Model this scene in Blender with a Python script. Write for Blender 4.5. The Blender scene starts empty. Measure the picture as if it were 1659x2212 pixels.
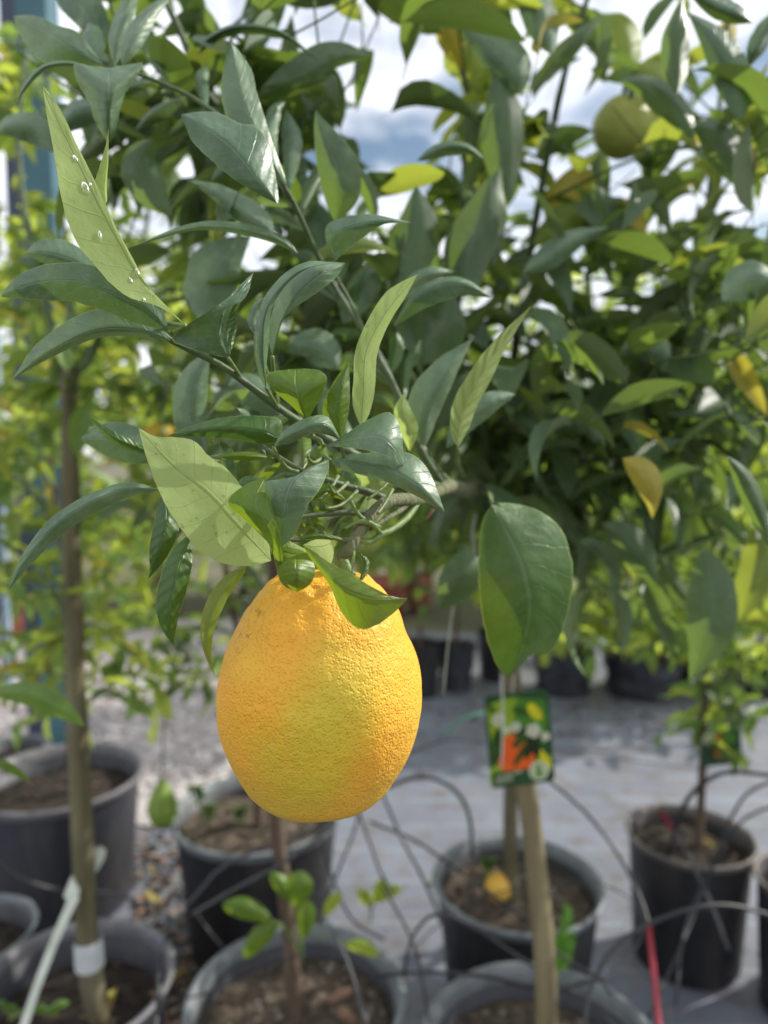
import bpy, bmesh, math, random
import numpy as np
from mathutils import Vector, Matrix, Euler, noise
random.seed(11)
R = math.radians
S = bpy.context.scene
COL = S.collection

# ------------------------------------------------------------------ camera
PW, PH, FP = 1659.0, 2212.0, 1534.0        # reference grid for sight lines, focal length in that grid
CAM_Z, PITCH = 1.12, 4.5
cam_d = bpy.data.cameras.new('camera'); cam = bpy.data.objects.new('camera', cam_d); COL.objects.link(cam)
cam.location = (0, 0, CAM_Z); cam.rotation_euler = (R(90 - PITCH), 0, 0)
cam_d.sensor_fit = 'VERTICAL'; cam_d.sensor_height = 36.0; cam_d.sensor_width = 27.0
cam_d.lens = 36.0 * FP / PH
cam_d.clip_start = 0.02; cam_d.clip_end = 400
cam_d.dof.use_dof = True; cam_d.dof.focus_distance = 0.305; cam_d.dof.aperture_fstop = 5.4
S.camera = cam
CM = Matrix.Translation(cam.location) @ Euler((R(90 - PITCH), 0, 0)).to_matrix().to_4x4()
CMI = CM.inverted()

# ------------------------------------------------------------------ sky and sun
SUN = Vector((0.76, 0.32, 0.60)).normalized()
elev = math.asin(SUN.z); az = math.atan2(SUN.x, SUN.y)
W = bpy.data.worlds.new('World'); S.world = W; W.use_nodes = True
nt = W.node_tree; nt.nodes.clear()
sky = nt.nodes.new('ShaderNodeTexSky'); sky.sky_type = 'NISHITA'; sky.sun_disc = False
sky.sun_elevation = elev; sky.sun_rotation = az; sky.air_density = 1.3; sky.dust_density = 0.6
tc = nt.nodes.new('ShaderNodeTexCoord')
nz = nt.nodes.new('ShaderNodeTexNoise'); nz.inputs['Scale'].default_value = 3.4; nz.inputs['Detail'].default_value = 7
nz.inputs['Roughness'].default_value = 0.55; nz.inputs['Distortion'].default_value = 0.3
mp = nt.nodes.new('ShaderNodeMapping'); mp.inputs['Scale'].default_value = (1, 1, 1.7); mp.inputs['Location'].default_value = (0.35, 0.1, 0.22)
rp = nt.nodes.new('ShaderNodeValToRGB'); rp.color_ramp.elements[0].position = 0.35; rp.color_ramp.elements[1].position = 0.51
mx = nt.nodes.new('ShaderNodeMix'); mx.data_type = 'RGBA'
mx.inputs[7].default_value = (12.2, 12.5, 13.4, 1)
bg = nt.nodes.new('ShaderNodeBackground'); bg.inputs[1].default_value = 0.096
wo = nt.nodes.new('ShaderNodeOutputWorld')
L = nt.links.new
L(tc.outputs['Generated'], mp.inputs[0]); L(mp.outputs[0], nz.inputs['Vector']); L(nz.outputs[0], rp.inputs[0])
L(rp.outputs[0], mx.inputs[0]); L(sky.outputs[0], mx.inputs[6]); L(mx.outputs[2], bg.inputs[0]); L(bg.outputs[0], wo.inputs[0])
sl = bpy.data.lights.new('sun', 'SUN'); sl.energy = 4.6; sl.angle = R(0.5); sl.color = (1.0, 0.95, 0.86)
so = bpy.data.objects.new('sun', sl); COL.objects.link(so)
so.rotation_euler = (-SUN).to_track_quat('-Z', 'Y').to_euler(); so.location = (3, 1, 4)
S.view_settings.view_transform = 'Standard'; S.view_settings.look = 'None'
S.view_settings.exposure = 0.17; S.view_settings.gamma = 1.0
S.render.engine = 'CYCLES'
S.cycles.max_bounces = 8; S.cycles.transparent_max_bounces = 6

# ------------------------------------------------------------------ geometry of sight lines
def P(px, py, d):
    return CM @ Vector(((px - PW / 2) / FP * d, (PH / 2 - py) / FP * d, -d))
def plane(px, py, z=0.0):
    a = Vector(cam.location); b = P(px, py, 1.0) - a
    t = (z - a.z) / b.z
    return a + b * t, t                     # world point, depth
def proj(v):
    c = CMI @ v
    d = -c.z
    if d < 1e-3: return (-9999, -9999, d)
    return (PW / 2 + c.x / d * FP, PH / 2 - c.y / d * FP, d)

# ------------------------------------------------------------------ materials
def newmat(name):
    m = bpy.data.materials.new(name); m.use_nodes = True
    n = m.node_tree; n.nodes.clear()
    o = n.nodes.new('ShaderNodeOutputMaterial')
    return m, n, o
def nd(n, t, **k):
    x = n.nodes.new('ShaderNode' + t)
    for a, b in k.items(): setattr(x, a, b)
    return x
def mixc(n, fac, a, b, blend='MIX'):
    x = nd(n, 'Mix', data_type='RGBA', blend_type=blend)
    for s, v in ((0, fac), (6, a), (7, b)):
        if hasattr(v, 'is_linked'): n.links.new(v, x.inputs[s])
        elif s == 0: x.inputs[0].default_value = v
        else: x.inputs[s].default_value = (*v, 1)
    return x.outputs[2]
def mth(n, op, a, b=None, c=None):
    x = nd(n, 'Math', operation=op)
    for i, v in enumerate((a, b, c)):
        if v is None: continue
        if hasattr(v, 'is_linked'): n.links.new(v, x.inputs[i])
        else: x.inputs[i].default_value = v
    return x.outputs[0]
def ramp(n, src, p0, p1, c0=(0, 0, 0), c1=(1, 1, 1)):
    x = nd(n, 'ValToRGB'); e = x.color_ramp.elements
    e[0].position = p0; e[1].position = p1; e[0].color = (*c0, 1); e[1].color = (*c1, 1)
    n.links.new(src, x.inputs[0]); return x.outputs[0]

def simple(name, col, col2=None, scale=40, rough=0.7, bump=0.0, bscale=None, spec=0.4, coords='Object', metallic=0, stretch=(1, 1, 1), contrast=(0.35, 0.65)):
    m, n, o = newmat(name)
    b = nd(n, 'BsdfPrincipled'); n.links.new(b.outputs[0], o.inputs[0])
    b.inputs['Roughness'].default_value = rough; b.inputs['Specular IOR Level'].default_value = spec; b.inputs['Metallic'].default_value = metallic
    t = nd(n, 'TexCoord'); mp = nd(n, 'Mapping'); mp.inputs['Scale'].default_value = stretch
    n.links.new(t.outputs[coords], mp.inputs[0])
    nz = nd(n, 'TexNoise'); nz.inputs['Scale'].default_value = scale; nz.inputs['Detail'].default_value = 6
    n.links.new(mp.outputs[0], nz.inputs['Vector'])
    if col2 is None: col2 = tuple(c * 0.75 for c in col)
    c = mixc(n, ramp(n, nz.outputs[0], *contrast), col, col2)
    n.links.new(c, b.inputs['Base Color'])
    if bump:
        nb = nd(n, 'TexNoise'); nb.inputs['Scale'].default_value = bscale or scale * 3; nb.inputs['Detail'].default_value = 5
        n.links.new(mp.outputs[0], nb.inputs['Vector'])
        bp = nd(n, 'Bump'); bp.inputs['Strength'].default_value = bump; bp.inputs['Distance'].default_value = 0.004
        n.links.new(nb.outputs[0], bp.inputs['Height']); n.links.new(bp.outputs[0], b.inputs['Normal'])
    return m

def leafmat(name, top, top2, under, trans, tfac=0.3, rough=0.4, hero=False, corr=0.0, spots=0.0, dust=0.25):
    """top/top2: range of the upper face, under: lower face; trans: colour of light shining through."""
    m, n, o = newmat(name)
    uv = nd(n, 'UVMap'); sep = nd(n, 'SeparateXYZ'); n.links.new(uv.outputs[0], sep.inputs[0])
    u = mth(n, 'ABSOLUTE', mth(n, 'SUBTRACT', sep.outputs[0], 0.5))   # 0 at midrib .. .5 at margin
    v = sep.outputs[1]
    oi = nd(n, 'ObjectInfo'); ge = nd(n, 'NewGeometry')
    rnd = mth(n, 'FRACT', mth(n, 'ADD', oi.outputs['Random'], ge.outputs['Random Per Island']))
    tc = nd(n, 'TexCoord')
    nz = nd(n, 'TexNoise'); nz.inputs['Scale'].default_value = 45; nz.inputs['Detail'].default_value = 5
    n.links.new(tc.outputs['Object'], nz.inputs['Vector'])
    ctop = mixc(n, rnd, top, top2)
    ctop = mixc(n, ramp(n, nz.outputs[0], 0.35, 0.7), ctop, tuple(min(1, a * 1.35 + .008) for a in top2))
    # lateral veins: straight lines leaning to the tip, wobbling a little
    wob = nd(n, 'TexNoise'); wob.inputs['Scale'].default_value = 60; n.links.new(tc.outputs['Object'], wob.inputs['Vector'])
    vv = mth(n, 'ADD', mth(n, 'SUBTRACT', v, mth(n, 'MULTIPLY', u, 0.26)), mth(n, 'MULTIPLY', wob.outputs[0], 0.05))
    sv = mth(n, 'ABSOLUTE', mth(n, 'SUBTRACT', mth(n, 'FRACT', mth(n, 'MULTIPLY', vv, 9.0)), 0.5))
    lat = ramp(n, sv, 0.0, 0.035, (1, 1, 1), (0, 0, 0))
    midw = ramp(n, u, 0.012, 0.032, (1, 1, 1), (0, 0, 0))
    vein = mth(n, 'MAXIMUM', mth(n, 'MULTIPLY', lat, 0.35), midw)
    ctop = mixc(n, mth(n, 'MULTIPLY', vein, 0.5), ctop, tuple(min(1, a * 1.6 + .05) for a in top2))
    cund = mixc(n, mth(n, 'MULTIPLY', vein, 0.4), under, tuple(a * 0.72 for a in under))
    cund = mixc(n, ramp(n, nz.outputs[0], 0.3, 0.75), cund, tuple(a * 0.78 for a in under))
    c = mixc(n, ge.outputs['Backfacing'], ctop, cund)
    if dust:
        dn = nd(n, 'TexNoise'); dn.inputs['Scale'].default_value = 160; dn.inputs['Detail'].default_value = 8; dn.inputs['Roughness'].default_value = .75
        n.links.new(tc.outputs['Object'], dn.inputs['Vector'])
        c = mixc(n, mth(n, 'MULTIPLY', ramp(n, dn.outputs[0], 0.5, 0.75), dust), c, (0.33, 0.35, 0.30))
    if spots:
        sp = nd(n, 'TexNoise'); sp.inputs['Scale'].default_value = 420; sp.inputs['Detail'].default_value = 2
        n.links.new(tc.outputs['Object'], sp.inputs['Vector'])
        c = mixc(n, mth(n, 'MULTIPLY', ramp(n, sp.outputs[0], 0.66, 0.72), spots), c, (0.05, 0.04, 0.02))
    marg = mth(n, 'GREATER_THAN', u, 0.485)
    c = mixc(n, mth(n, 'MULTIPLY', marg, 0.55), c, (0.30, 0.38, 0.12))
    b = nd(n, 'BsdfPrincipled'); n.links.new(c, b.inputs['Base Color'])
    rr = mth(n, 'ADD', mth(n, 'MULTIPLY', ge.outputs['Backfacing'], 0.25), mth(n, 'MULTIPLY_ADD', nz.outputs[0], 0.25, rough - 0.12))
    n.links.new(rr, b.inputs['Roughness']); b.inputs['Specular IOR Level'].default_value = 0.5
    bn = nd(n, 'Bump'); bn.inputs['Distance'].default_value = 0.0012; bn.inputs['Strength'].default_value = 0.6 if hero else 0.3
    fine = nd(n, 'TexNoise'); fine.inputs['Scale'].default_value = 300; fine.inputs['Detail'].default_value = 3
    n.links.new(tc.outputs['Object'], fine.inputs['Vector'])
    cor = mth(n, 'SINE', mth(n, 'MULTIPLY', vv, 56.5))
    qn = nd(n, 'TexNoise'); qn.inputs['Scale'].default_value = 130; qn.inputs['Detail'].default_value = 3; n.links.new(tc.outputs['Object'], qn.inputs['Vector'])
    h = mth(n, 'ADD', mth(n, 'MULTIPLY_ADD', vein, -0.6, mth(n, 'MULTIPLY', qn.outputs[0], .9)), mth(n, 'MULTIPLY', fine.outputs[0], 0.18))
    h = mth(n, 'ADD', h, mth(n, 'MULTIPLY', cor, 0.07 + corr))
    n.links.new(h, bn.inputs['Height']); n.links.new(bn.outputs[0], b.inputs['Normal'])
    tr = nd(n, 'BsdfTranslucent')
    tcol = mixc(n, mth(n, 'MULTIPLY', vein, 0.35), trans, tuple(a * 0.7 for a in trans))
    n.links.new(tcol, tr.inputs[0]); n.links.new(bn.outputs[0], tr.inputs['Normal'])
    ms = nd(n, 'MixShader'); ms.inputs[0].default_value = tfac
    n.links.new(b.outputs[0], ms.inputs[1]); n.links.new(tr.outputs[0], ms.inputs[2]); n.links.new(ms.outputs[0], o.inputs[0])
    return m

M = {}  # dark, grey and crown greens lifted to stand in for veiling haze
M['dark'] = leafmat('leaf_dark_green', (.045, .095, .050), (.065, .125, .06), (.14, .21, .08), (.18, .30, .03), .16, .38, hero=True, dust=.3)
M['grey'] = leafmat('leaf_grey_green', (.072, .135, .070), (.105, .172, .092), (.17, .23, .12), (.18, .30, .05), .14, .44, hero=True, dust=.45)
M['pale'] = leafmat('leaf_pale_underside', (.32, .42, .15), (.35, .44, .16), (.36, .46, .17), (.58, .74, .18), .50, .55, hero=True, spots=.5, dust=.15)
M['palecor'] = leafmat('leaf_pale_corrugated', (.26, .34, .12), (.29, .36, .13), (.28, .36, .13), (.50, .62, .14), .42, .5, hero=True, corr=.9, dust=.15)
M['lime'] = leafmat('leaf_fresh_green', (.06, .125, .012), (.085, .155, .012), (.17, .24, .05), (.30, .42, .015), .34, .42, hero=True, spots=.6, dust=.1)
M['deep'] = leafmat('leaf_deep_green', (.028, .082, .010), (.045, .105, .014), (.12, .19, .05), (.16, .28, .015), .18, .42, hero=True, corr=.08, dust=.08)
M['crown'] = leafmat('leaf_crown', (.032, .068, .034), (.055, .10, .045), (.09, .145, .055), (.27, .41, .05), .32, .42)
M['olive'] = leafmat('leaf_olive', (.08, .14, .03), (.14, .20, .04), (.18, .25, .08), (.50, .58, .06), .42, .45)
M['bright'] = leafmat('leaf_yellow_green', (.15, .25, .03), (.25, .33, .05), (.26, .35, .08), (.72, .84, .10), .52, .45)
M['yellow'] = leafmat('leaf_yellowing', (.34, .30, .04), (.40, .33, .06), (.36, .32, .10), (.60, .52, .06), .42, .5, spots=.5)
M['mid'] = leafmat('leaf_mid_green', (.06, .13, .03), (.10, .19, .04), (.15, .22, .08), (.38, .55, .06), .38, .42)
M['stem'] = simple('green_stem', (.17, .24, .07), (.11, .17, .05), 90, .5, .25, 260)
M['twig'] = simple('twig_green', (.10, .15, .06), (.07, .10, .05), 80, .55, .3, 300)
M['bark'] = simple('branch_bark', (.085, .125, .045), (.19, .175, .10), 150, .75, .7, 420, stretch=(1, 1, .35))
M['trunk'] = simple('trunk_bark', (.085, .075, .035), (.19, .165, .10), 34, .85, 1.0, 120, stretch=(1, 1, .18))
M['trunk2'] = simple('trunk_brown_bark', (.085, .055, .038), (.14, .10, .07), 60, .85, .8, 160, stretch=(1, 1, .2))
M['stake'] = simple('wooden_stake', (.22, .185, .10), (.14, .115, .065), 46, .8, .7, 120, stretch=(1, 1, .12))
M['potblack'] = simple('pot_black_plastic', (.016, .016, .019), (.032, .031, .034), 14, .5, .15, 90)
M['potgrey'] = simple('pot_grey_plastic', (.034, .038, .050), (.055, .055, .064), 12, .5, .15, 90)
def potmat(name, c1, c2, dust):
    m, n, o = newmat(name); b = nd(n, 'BsdfPrincipled'); n.links.new(b.outputs[0], o.inputs[0])
    tc = nd(n, 'TexCoord')
    def noi(s, st, det=7, ro=.65):
        mp = nd(n, 'Mapping'); mp.inputs['Scale'].default_value = st; n.links.new(tc.outputs['Object'], mp.inputs[0])
        x = nd(n, 'TexNoise'); x.inputs['Scale'].default_value = s; x.inputs['Detail'].default_value = det; x.inputs['Roughness'].default_value = ro; n.links.new(mp.outputs[0], x.inputs['Vector']); return x.outputs[0]
    c = mixc(n, ramp(n, noi(9, (1, 1, 1)), .35, .65), c1, c2)
    c = mixc(n, mth(n, 'MULTIPLY', ramp(n, noi(16, (1, 1, .18)), .50, .72), .55), c, dust)
    c = mixc(n, mth(n, 'MULTIPLY', ramp(n, noi(70, (1, 1, .6), 9, .8), .56, .66), .5), c, dust)
    n.links.new(c, b.inputs['Base Color']); b.inputs['Specular IOR Level'].default_value = .4
    n.links.new(mth(n, 'MULTIPLY_ADD', noi(30, (1, 1, 1)), .4, .3), b.inputs['Roughness'])
    return m
M['potblack'] = potmat('pot_black_plastic', (.014, .014, .017), (.028, .027, .030), (.085, .075, .065))
M['potgrey'] = potmat('pot_grey_plastic', (.030, .034, .046), (.050, .050, .060), (.11, .10, .095))
M['rimgrey'] = simple('rim_grey_plastic', (.20, .22, .23), (.13, .145, .155), 26, .45, .1, 80)
M['rimdark'] = simple('rim_dark_plastic', (.12, .12, .14), (.17, .165, .17), 26, .45, .1, 80)
M['rimbrown'] = simple('rim_brown_plastic', (.17, .145, .13), (.10, .09, .09), 26, .5, .1, 80)
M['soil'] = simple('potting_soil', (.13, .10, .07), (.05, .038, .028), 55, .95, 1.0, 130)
M['soildark'] = simple('dark_soil', (.020, .015, .012), (.045, .032, .024), 55, .95, 1.0, 130)  # soil in a darker tone
M['pebble'] = simple('pebble', (.30, .26, .21), (.16, .13, .10), 30, .9, .3)
M['chip'] = simple('bark_chip', (.33, .20, .13), (.18, .10, .07), 30, .9, .4)
M['tube'] = simple('black_tube', (.022, .023, .026), (.035, .036, .04), 20, .42)
M['tubegrey'] = simple('grey_tube', (.055, .055, .062), (.085, .085, .092), 20, .5)
M['white'] = simple('white_plastic', (.62, .64, .62), (.48, .50, .48), 30, .5)
M['labelwhite'] = simple('label_stick_plastic', (.60, .64, .56), (.42, .46, .38), 20, .55)
M['red'] = simple('red_plastic', (.34, .04, .06), (.22, .03, .04), 20, .45)
M['pink'] = simple('terracotta_plastic', (.42, .13, .09), (.32, .09, .07), 10, .6)
M['teal'] = simple('teal_painted_steel', (.055, .15, .18), (.04, .11, .14), 5, .45)
M['bluegrey'] = simple('blue_grey_painted_steel', (.32, .42, .52), (.26, .35, .44), 4, .45)
M['steel'] = simple('shaded_face_steel', (.035, .05, .085), (.05, .07, .11), 4, .45)  # colour of the post's shaded face
M['tie'] = simple('tie_tape', (.30, .32, .26), (.20, .22, .18), 60, .6)
M['tape'] = simple('white_tape', (.62, .65, .66), (.5, .53, .54), 60, .6)
M['fern'] = simple('fern_green', (.17, .38, .04), (.11, .28, .03), 60, .6)
M['potgreen'] = simple('green_fruit_skin', (.22, .32, .05), (.15, .24, .03), 40, .45, .5, 500)
M['bag'] = simple('black_poly_bag', (.025, .027, .035), (.05, .053, .065), 18, .32, .9, 30)

# ------------------------------------------------------------------ object helpers
def link(o, parent=None):
    COL.objects.link(o)
    if parent is not None: o.parent = parent
    return o
def tag(o, label=None, cat=None, group=None, kind=None):
    if label: o['label'] = label
    if cat: o['category'] = cat
    if group: o['group'] = group
    if kind: o['kind'] = kind
    return o
def thing(name, loc, label, cat, group=None):
    o = bpy.data.objects.new(name, None); o.empty_display_size = .02; o.location = loc; link(o)
    return tag(o, label, cat, group)
class MB:
    """collects world-space geometry, then links it as one mesh object"""
    def __init__(s): s.v = []; s.f = []; s.uv = []; s.mi = []
    def add(s, verts, faces, uvs=None, mi=0):
        k = len(s.v); s.v += [tuple(x) for x in verts]
        for i, f in enumerate(faces):
            s.f.append(tuple(j + k for j in f)); s.mi.append(mi)
            s.uv += (uvs[i] if uvs else [(0, 0)] * len(f))
    def build(s, name, mats, parent=None, origin=None, smooth=True, kind=None):
        if not isinstance(mats, (list, tuple)): mats = [mats]
        if origin is None: origin = Vector(parent.location) if parent is not None and parent.parent is None else Vector((0, 0, 0))
        me = bpy.data.meshes.new(name)
        o3 = Vector(origin)
        me.from_pydata([(a - o3.x, b - o3.y, c - o3.z) for a, b, c in s.v], [], s.f)
        for m in mats: me.materials.append(m)
        me.polygons.foreach_set('material_index', s.mi)
        ul = me.uv_layers.new(name='UVMap'); ul.data.foreach_set('uv', [c for p in s.uv for c in p])
        me.polygons.foreach_set('use_smooth', [smooth] * len(me.polygons)); me.update()
        o = bpy.data.objects.new(name, me); link(o, parent)
        if parent is None: o.location = o3
        if kind: o['kind'] = kind
        return o
def catmull(pts, n):
    pts = [tuple(p) for p in pts]
    if len(pts) == 2: pts = [pts[0], tuple((a + b) / 2 for a, b in zip(*pts)), pts[1]]
    Q = [tuple(2 * a - b for a, b in zip(pts[0], pts[1]))] + pts + [tuple(2 * a - b for a, b in zip(pts[-1], pts[-2]))]
    out = []; m = len(pts) - 1
    for i in range(n + 1):
        x = i / n * m; k = min(int(x), m - 1); t = x - k
        p0, p1, p2, p3 = Q[k:k + 4]
        out.append(tuple(.5 * (2 * b + (c - a) * t + (2 * a - 5 * b + 4 * c - e) * t * t + (3 * b - a - 3 * c + e) * t ** 3)
                         for a, b, c, e in zip(p0, p1, p2, p3)))
    return out
def tube(mb, pts, r0, r1=None, n=16, k=8, mi=0, knob=0.0, flat=1.0, cap=True):
    """pts: world points; r0..r1 radius"""
    if r1 is None: r1 = r0
    c = [Vector(p) for p in catmull(pts, n)]
    N = len(c); V = []; F = []
    up = Vector((0, 0, 1)) if abs((c[-1] - c[0]).normalized().z) < .9 else Vector((1, 0, 0))
    for i in range(N):
        t = (c[min(i + 1, N - 1)] - c[max(i - 1, 0)]).normalized()
        a = t.cross(up); a = a.normalized() if a.length > 1e-5 else Vector((1, 0, 0)); b = t.cross(a); up = -b if False else up
        r = r0 + (r1 - r0) * i / (N - 1)
        if knob: r *= 1 + knob * noise.noise(c[i] * 60)
        for j in range(k):
            an = 2 * math.pi * j / k
            rr = r * (1 + (knob * .4 * noise.noise(Vector((j * 3.1, i * .7, 2))) if knob else 0))
            V.append(c[i] + a * math.cos(an) * rr + b * math.sin(an) * rr * flat)
    for i in range(N - 1):
        for j in range(k):
            F.append((i * k + j, i * k + (j + 1) % k, (i + 1) * k + (j + 1) % k, (i + 1) * k + j))
    if cap: F.append(tuple(range(k))[::-1]); F.append(tuple((N - 1) * k + j for j in range(k)))
    mb.add(V, F, None, mi)
def ptube(mb, pts, r0, r1=None, **k):
    tube(mb, [P(*p) for p in pts], r0, r1, **k)

def wprof(t, pk, s=1.75):
    a = s * pk; b = s * (1 - pk)
    return (max(t, 0) ** a) * (max(1 - t, 0) ** b) / ((pk ** a) * ((1 - pk) ** b))

def sight_leaf(parent, pts, wl, wr, zl=12, zr=12, mat='dark', pk=.45, pet=None, wave=.05, under=False, nv=26, nu=4, s=2.0, prad=.0009, mi_twig='stem', name='leaf'):
    """a leaf given by its midrib base->tip (sight-line x, y, distance), its half widths left and right of the
    midrib as it travels, and how far each margin bends away from the viewer"""
    c = catmull(pts, nv); V = []; UV = []; sd = random.random() * 50
    hook = random.uniform(-.05, .05) * math.hypot(pts[-1][0] - pts[0][0], pts[-1][1] - pts[0][1])
    c = [(x + hook * max(0, i / nv - .8) ** 2 * 12, y - hook * .6 * max(0, i / nv - .8) ** 2 * 12, d) for i, (x, y, d) in enumerate(c)]
    cols = 2 * nu + 1
    for i, (x, y, d) in enumerate(c):
        x0, y0, _ = c[max(i - 1, 0)]; x1, y1, _ = c[min(i + 1, nv)]
        tx, ty = x1 - x0, y1 - y0; l = math.hypot(tx, ty) or 1; nx, ny = ty / l, -tx / l
        t = i / nv; w = wprof(t, pk, s)
        for j in range(cols):
            u = (j - nu) / nu; au = abs(u)
            ww = (wl if u < 0 else wr) * w * au; sg = 1 if u < 0 else -1
            ww *= 1 + (wave * 1.3 * noise.noise(Vector((t * 6 + sd, u * 2, sd))) + .05 * noise.noise(Vector((t * 26 + sd, u * 3, sd)))) * au
            z = (zl if u < 0 else zr) * 1.45 * w * (au ** 1.15) + 5 * noise.noise(Vector((t * 9 + sd, u * 3, sd + 3))) * w * au
            z += wave * 90 * w * au * noise.noise(Vector((t * 5 + sd, u * 1.2 + 7, sd)))
            dd = d + z * d / FP
            V.append(P((x + nx * ww * sg), (y + ny * ww * sg), 1) * 1.0)
            q = Vector(cam.location) + (V[-1] - Vector(cam.location)) * dd
            V[-1] = q; UV.append((.5 + u * .5, t))
    F = []; FU = []
    for i in range(nv):
        for j in range(cols - 1):
            a, b = i * cols + j, i * cols + j + 1; f = (a, b, b + cols, a + cols)
            # facing the camera by default; under=True turns the lower face to it
            if under: f = f[::-1]
            F.append(f); FU.append([UV[q] for q in f])
    # make sure the default winding faces the camera
    mid = (nv // 2) * cols + nu
    nrm = (V[mid + 1] - V[mid - 1]).cross(V[mid + cols] - V[mid - cols])
    face_cam = nrm.dot(Vector(cam.location) - V[mid]) > 0
    if not face_cam:
        F = [f[::-1] for f in F]; FU = [x[::-1] for x in FU]
    mb = MB(); mb.add(V, F, FU)
    if pet: ptube(mb, [pts[0], *pet] if isinstance(pet, list) else [pts[0], pet], prad, prad * 1.25, n=8, k=6, mi=1)
    return mb.build(name, [M[mat], M[mi_twig]], parent)

def resample(pts, n):
    """points spread evenly along a smooth curve through pts"""
    c = catmull(pts, 120); L_ = [0]
    for a, b in zip(c, c[1:]): L_.append(L_[-1] + math.hypot(b[0] - a[0], b[1] - a[1]))
    out = []; k_ = 0
    for i in range(n + 1):
        t = L_[-1] * i / n
        while k_ < len(L_) - 2 and L_[k_ + 1] < t: k_ += 1
        f = (t - L_[k_]) / max(1e-9, L_[k_ + 1] - L_[k_]); out.append(tuple(a + (b - a) * min(1, max(0, f)) for a, b in zip(c[k_], c[k_ + 1])))
    return out
def shaped_leaf(parent, mid, left, right, zl=20, zr=20, mat='dark', pet=None, under=False, nv=30, nu=5, cup=0., wave=1., prad=.0009, name='leaf'):
    """a leaf with its own margin: mid = [(x, y, d)...] base to tip, left / right = [(x, y)...] margins without base and tip;
    zl, zr = how far each margin bends away from (or, negative, towards) the viewer; built with real depth and folds"""
    b0, t0 = mid[0], mid[-1]; c = resample(mid, nv)
    El = resample([b0[:2]] + list(left) + [t0[:2]], nv); Er = resample([b0[:2]] + list(right) + [t0[:2]], nv)
    wm = max(1, max(math.hypot(a[0] - m[0], a[1] - m[1]) for E in (El, Er) for a, m in zip(E, c)))
    V = []; UV = []; sd = random.random() * 50; cols = 2 * nu + 1
    for i, (x, y, d) in enumerate(c):
        t = i / nv
        for j in range(cols):
            u = (j - nu) / nu; au = abs(u); E = El[i] if u < 0 else Er[i]
            ex, ey = E[0] - x, E[1] - y; w = math.hypot(ex, ey) / wm
            w = min(1, w * 1.6) if w < .6 else 1
            edge = 1 + .035 * noise.noise(Vector((t * 22 + sd, u * 3, sd))) * au * au
            z = (zl if u < 0 else zr) * 1.3 * w * (au ** 1.2) - cup * math.sin(math.pi * t) * (1 - au)
            z += wave * (6 * noise.noise(Vector((t * 5 + sd, u * 1.5 + 7, sd))) + 3 * noise.noise(Vector((t * 12 + sd, u * 4, sd)))) * au
            V.append(Vector(cam.location) + (P(x + ex * au * edge, y + ey * au * edge, 1) - Vector(cam.location)) * (d + z * d / FP)); UV.append((.5 + u * .5, t))
    F = []; FU = []
    for i in range(nv):
        for j in range(cols - 1):
            a, b = i * cols + j, i * cols + j + 1; f = (a, b, b + cols, a + cols); F.append(f)
    mr = (nv // 2) * cols + nu
    # which way does the middle of the sheet look
    sgn = 0
    for f in F:
        n_ = (V[f[1]] - V[f[0]]).cross(V[f[3]] - V[f[0]]); sgn += n_.dot(Vector(cam.location) - V[f[0]])
    if (sgn < 0) != under: F = [f[::-1] for f in F]
    FU = [[UV[q] for q in f] for f in F]
    mb = MB(); mb.add(V, F, FU)
    if pet: ptube(mb, [mid[0], *pet] if isinstance(pet, list) else [mid[0], pet], prad, prad * 1.25, n=10, k=6, mi=1)
    return mb.build(name, [M[mat], M['stem']], parent)

# ---- leaf templates (shared meshes): base at origin, length 1 along +Y, upper face +Z
def template(name, mat, wid=.19, droop=.25, fold=.25, curl=0., pk=.45, nv=7, lobed=0):
    V = []; UV = []; cols = 5; sd = random.random() * 30
    y = 0; z = 0; ang = .25
    path = []
    for i in range(nv + 1):
        path.append((y, z)); y += math.cos(ang) / nv; z += math.sin(ang) / nv; ang -= (droop * 2.4) / nv
    for i in range(nv + 1):
        t = i / nv; w = wid * wprof(t, pk, 1.6)
        if lobed: w *= (1.25 if i % 2 else .55)
        for j in range(cols):
            u = (j - 2) / 2
            zz = abs(u) * w * fold * 2.2 + .12 * w * noise.noise(Vector((t * 4 + sd, u, sd)))
            V.append((u * w + curl * t * t * .3, path[i][0], path[i][1] + zz)); UV.append((.5 + u / 2, t))
    F = []; FU = []
    for i in range(nv):
        for j in range(cols - 1):
            a = i * cols + j; f = (a, a + 1, a + 1 + cols, a + cols); F.append(f); FU.append([UV[q] for q in f])
    # short petiole
    V += [(-.006, -.12, -.03), (.006, -.12, -.03), (.006, .02, 0), (-.006, .02, 0)]
    k = len(V) - 4; F.append((k, k + 1, k + 2, k + 3)); FU.append([(.5, 0)] * 4)
    me = bpy.data.meshes.new(name); me.from_pydata(V, [], F); me.materials.append(M[mat])
    ul = me.uv_layers.new(name='UVMap'); ul.data.foreach_set('uv', [c for q in FU for p in q for c in p])
    me.polygons.foreach_set('use_smooth', [True] * len(me.polygons)); me.update()
    V = np.array(V)
    return (me, V, F, FU, mat)
TPL = {}
for mt in ('crown', 'olive', 'bright', 'yellow', 'mid', 'dark', 'grey'):
    TPL[mt] = [template('leaf_' + mt, mt, w, dr, fo, cu, pk) for w, dr, fo, cu, pk in
               ((.17, .25, .2, 0, .45), (.15, .5, .35, .3, .42), (.19, .1, .15, -.3, .5), (.13, .7, .5, .15, .45), (.165, -.1, .3, -.4, .4), (.15, .35, .6, -.2, .38))]
TPL['lobed'] = [template('leaf_lobed', 'bright', w, dr, .15, 0, .5, nv=9, lobed=1) for w, dr in ((.32, .3), (.28, .5), (.34, .1))]

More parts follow.
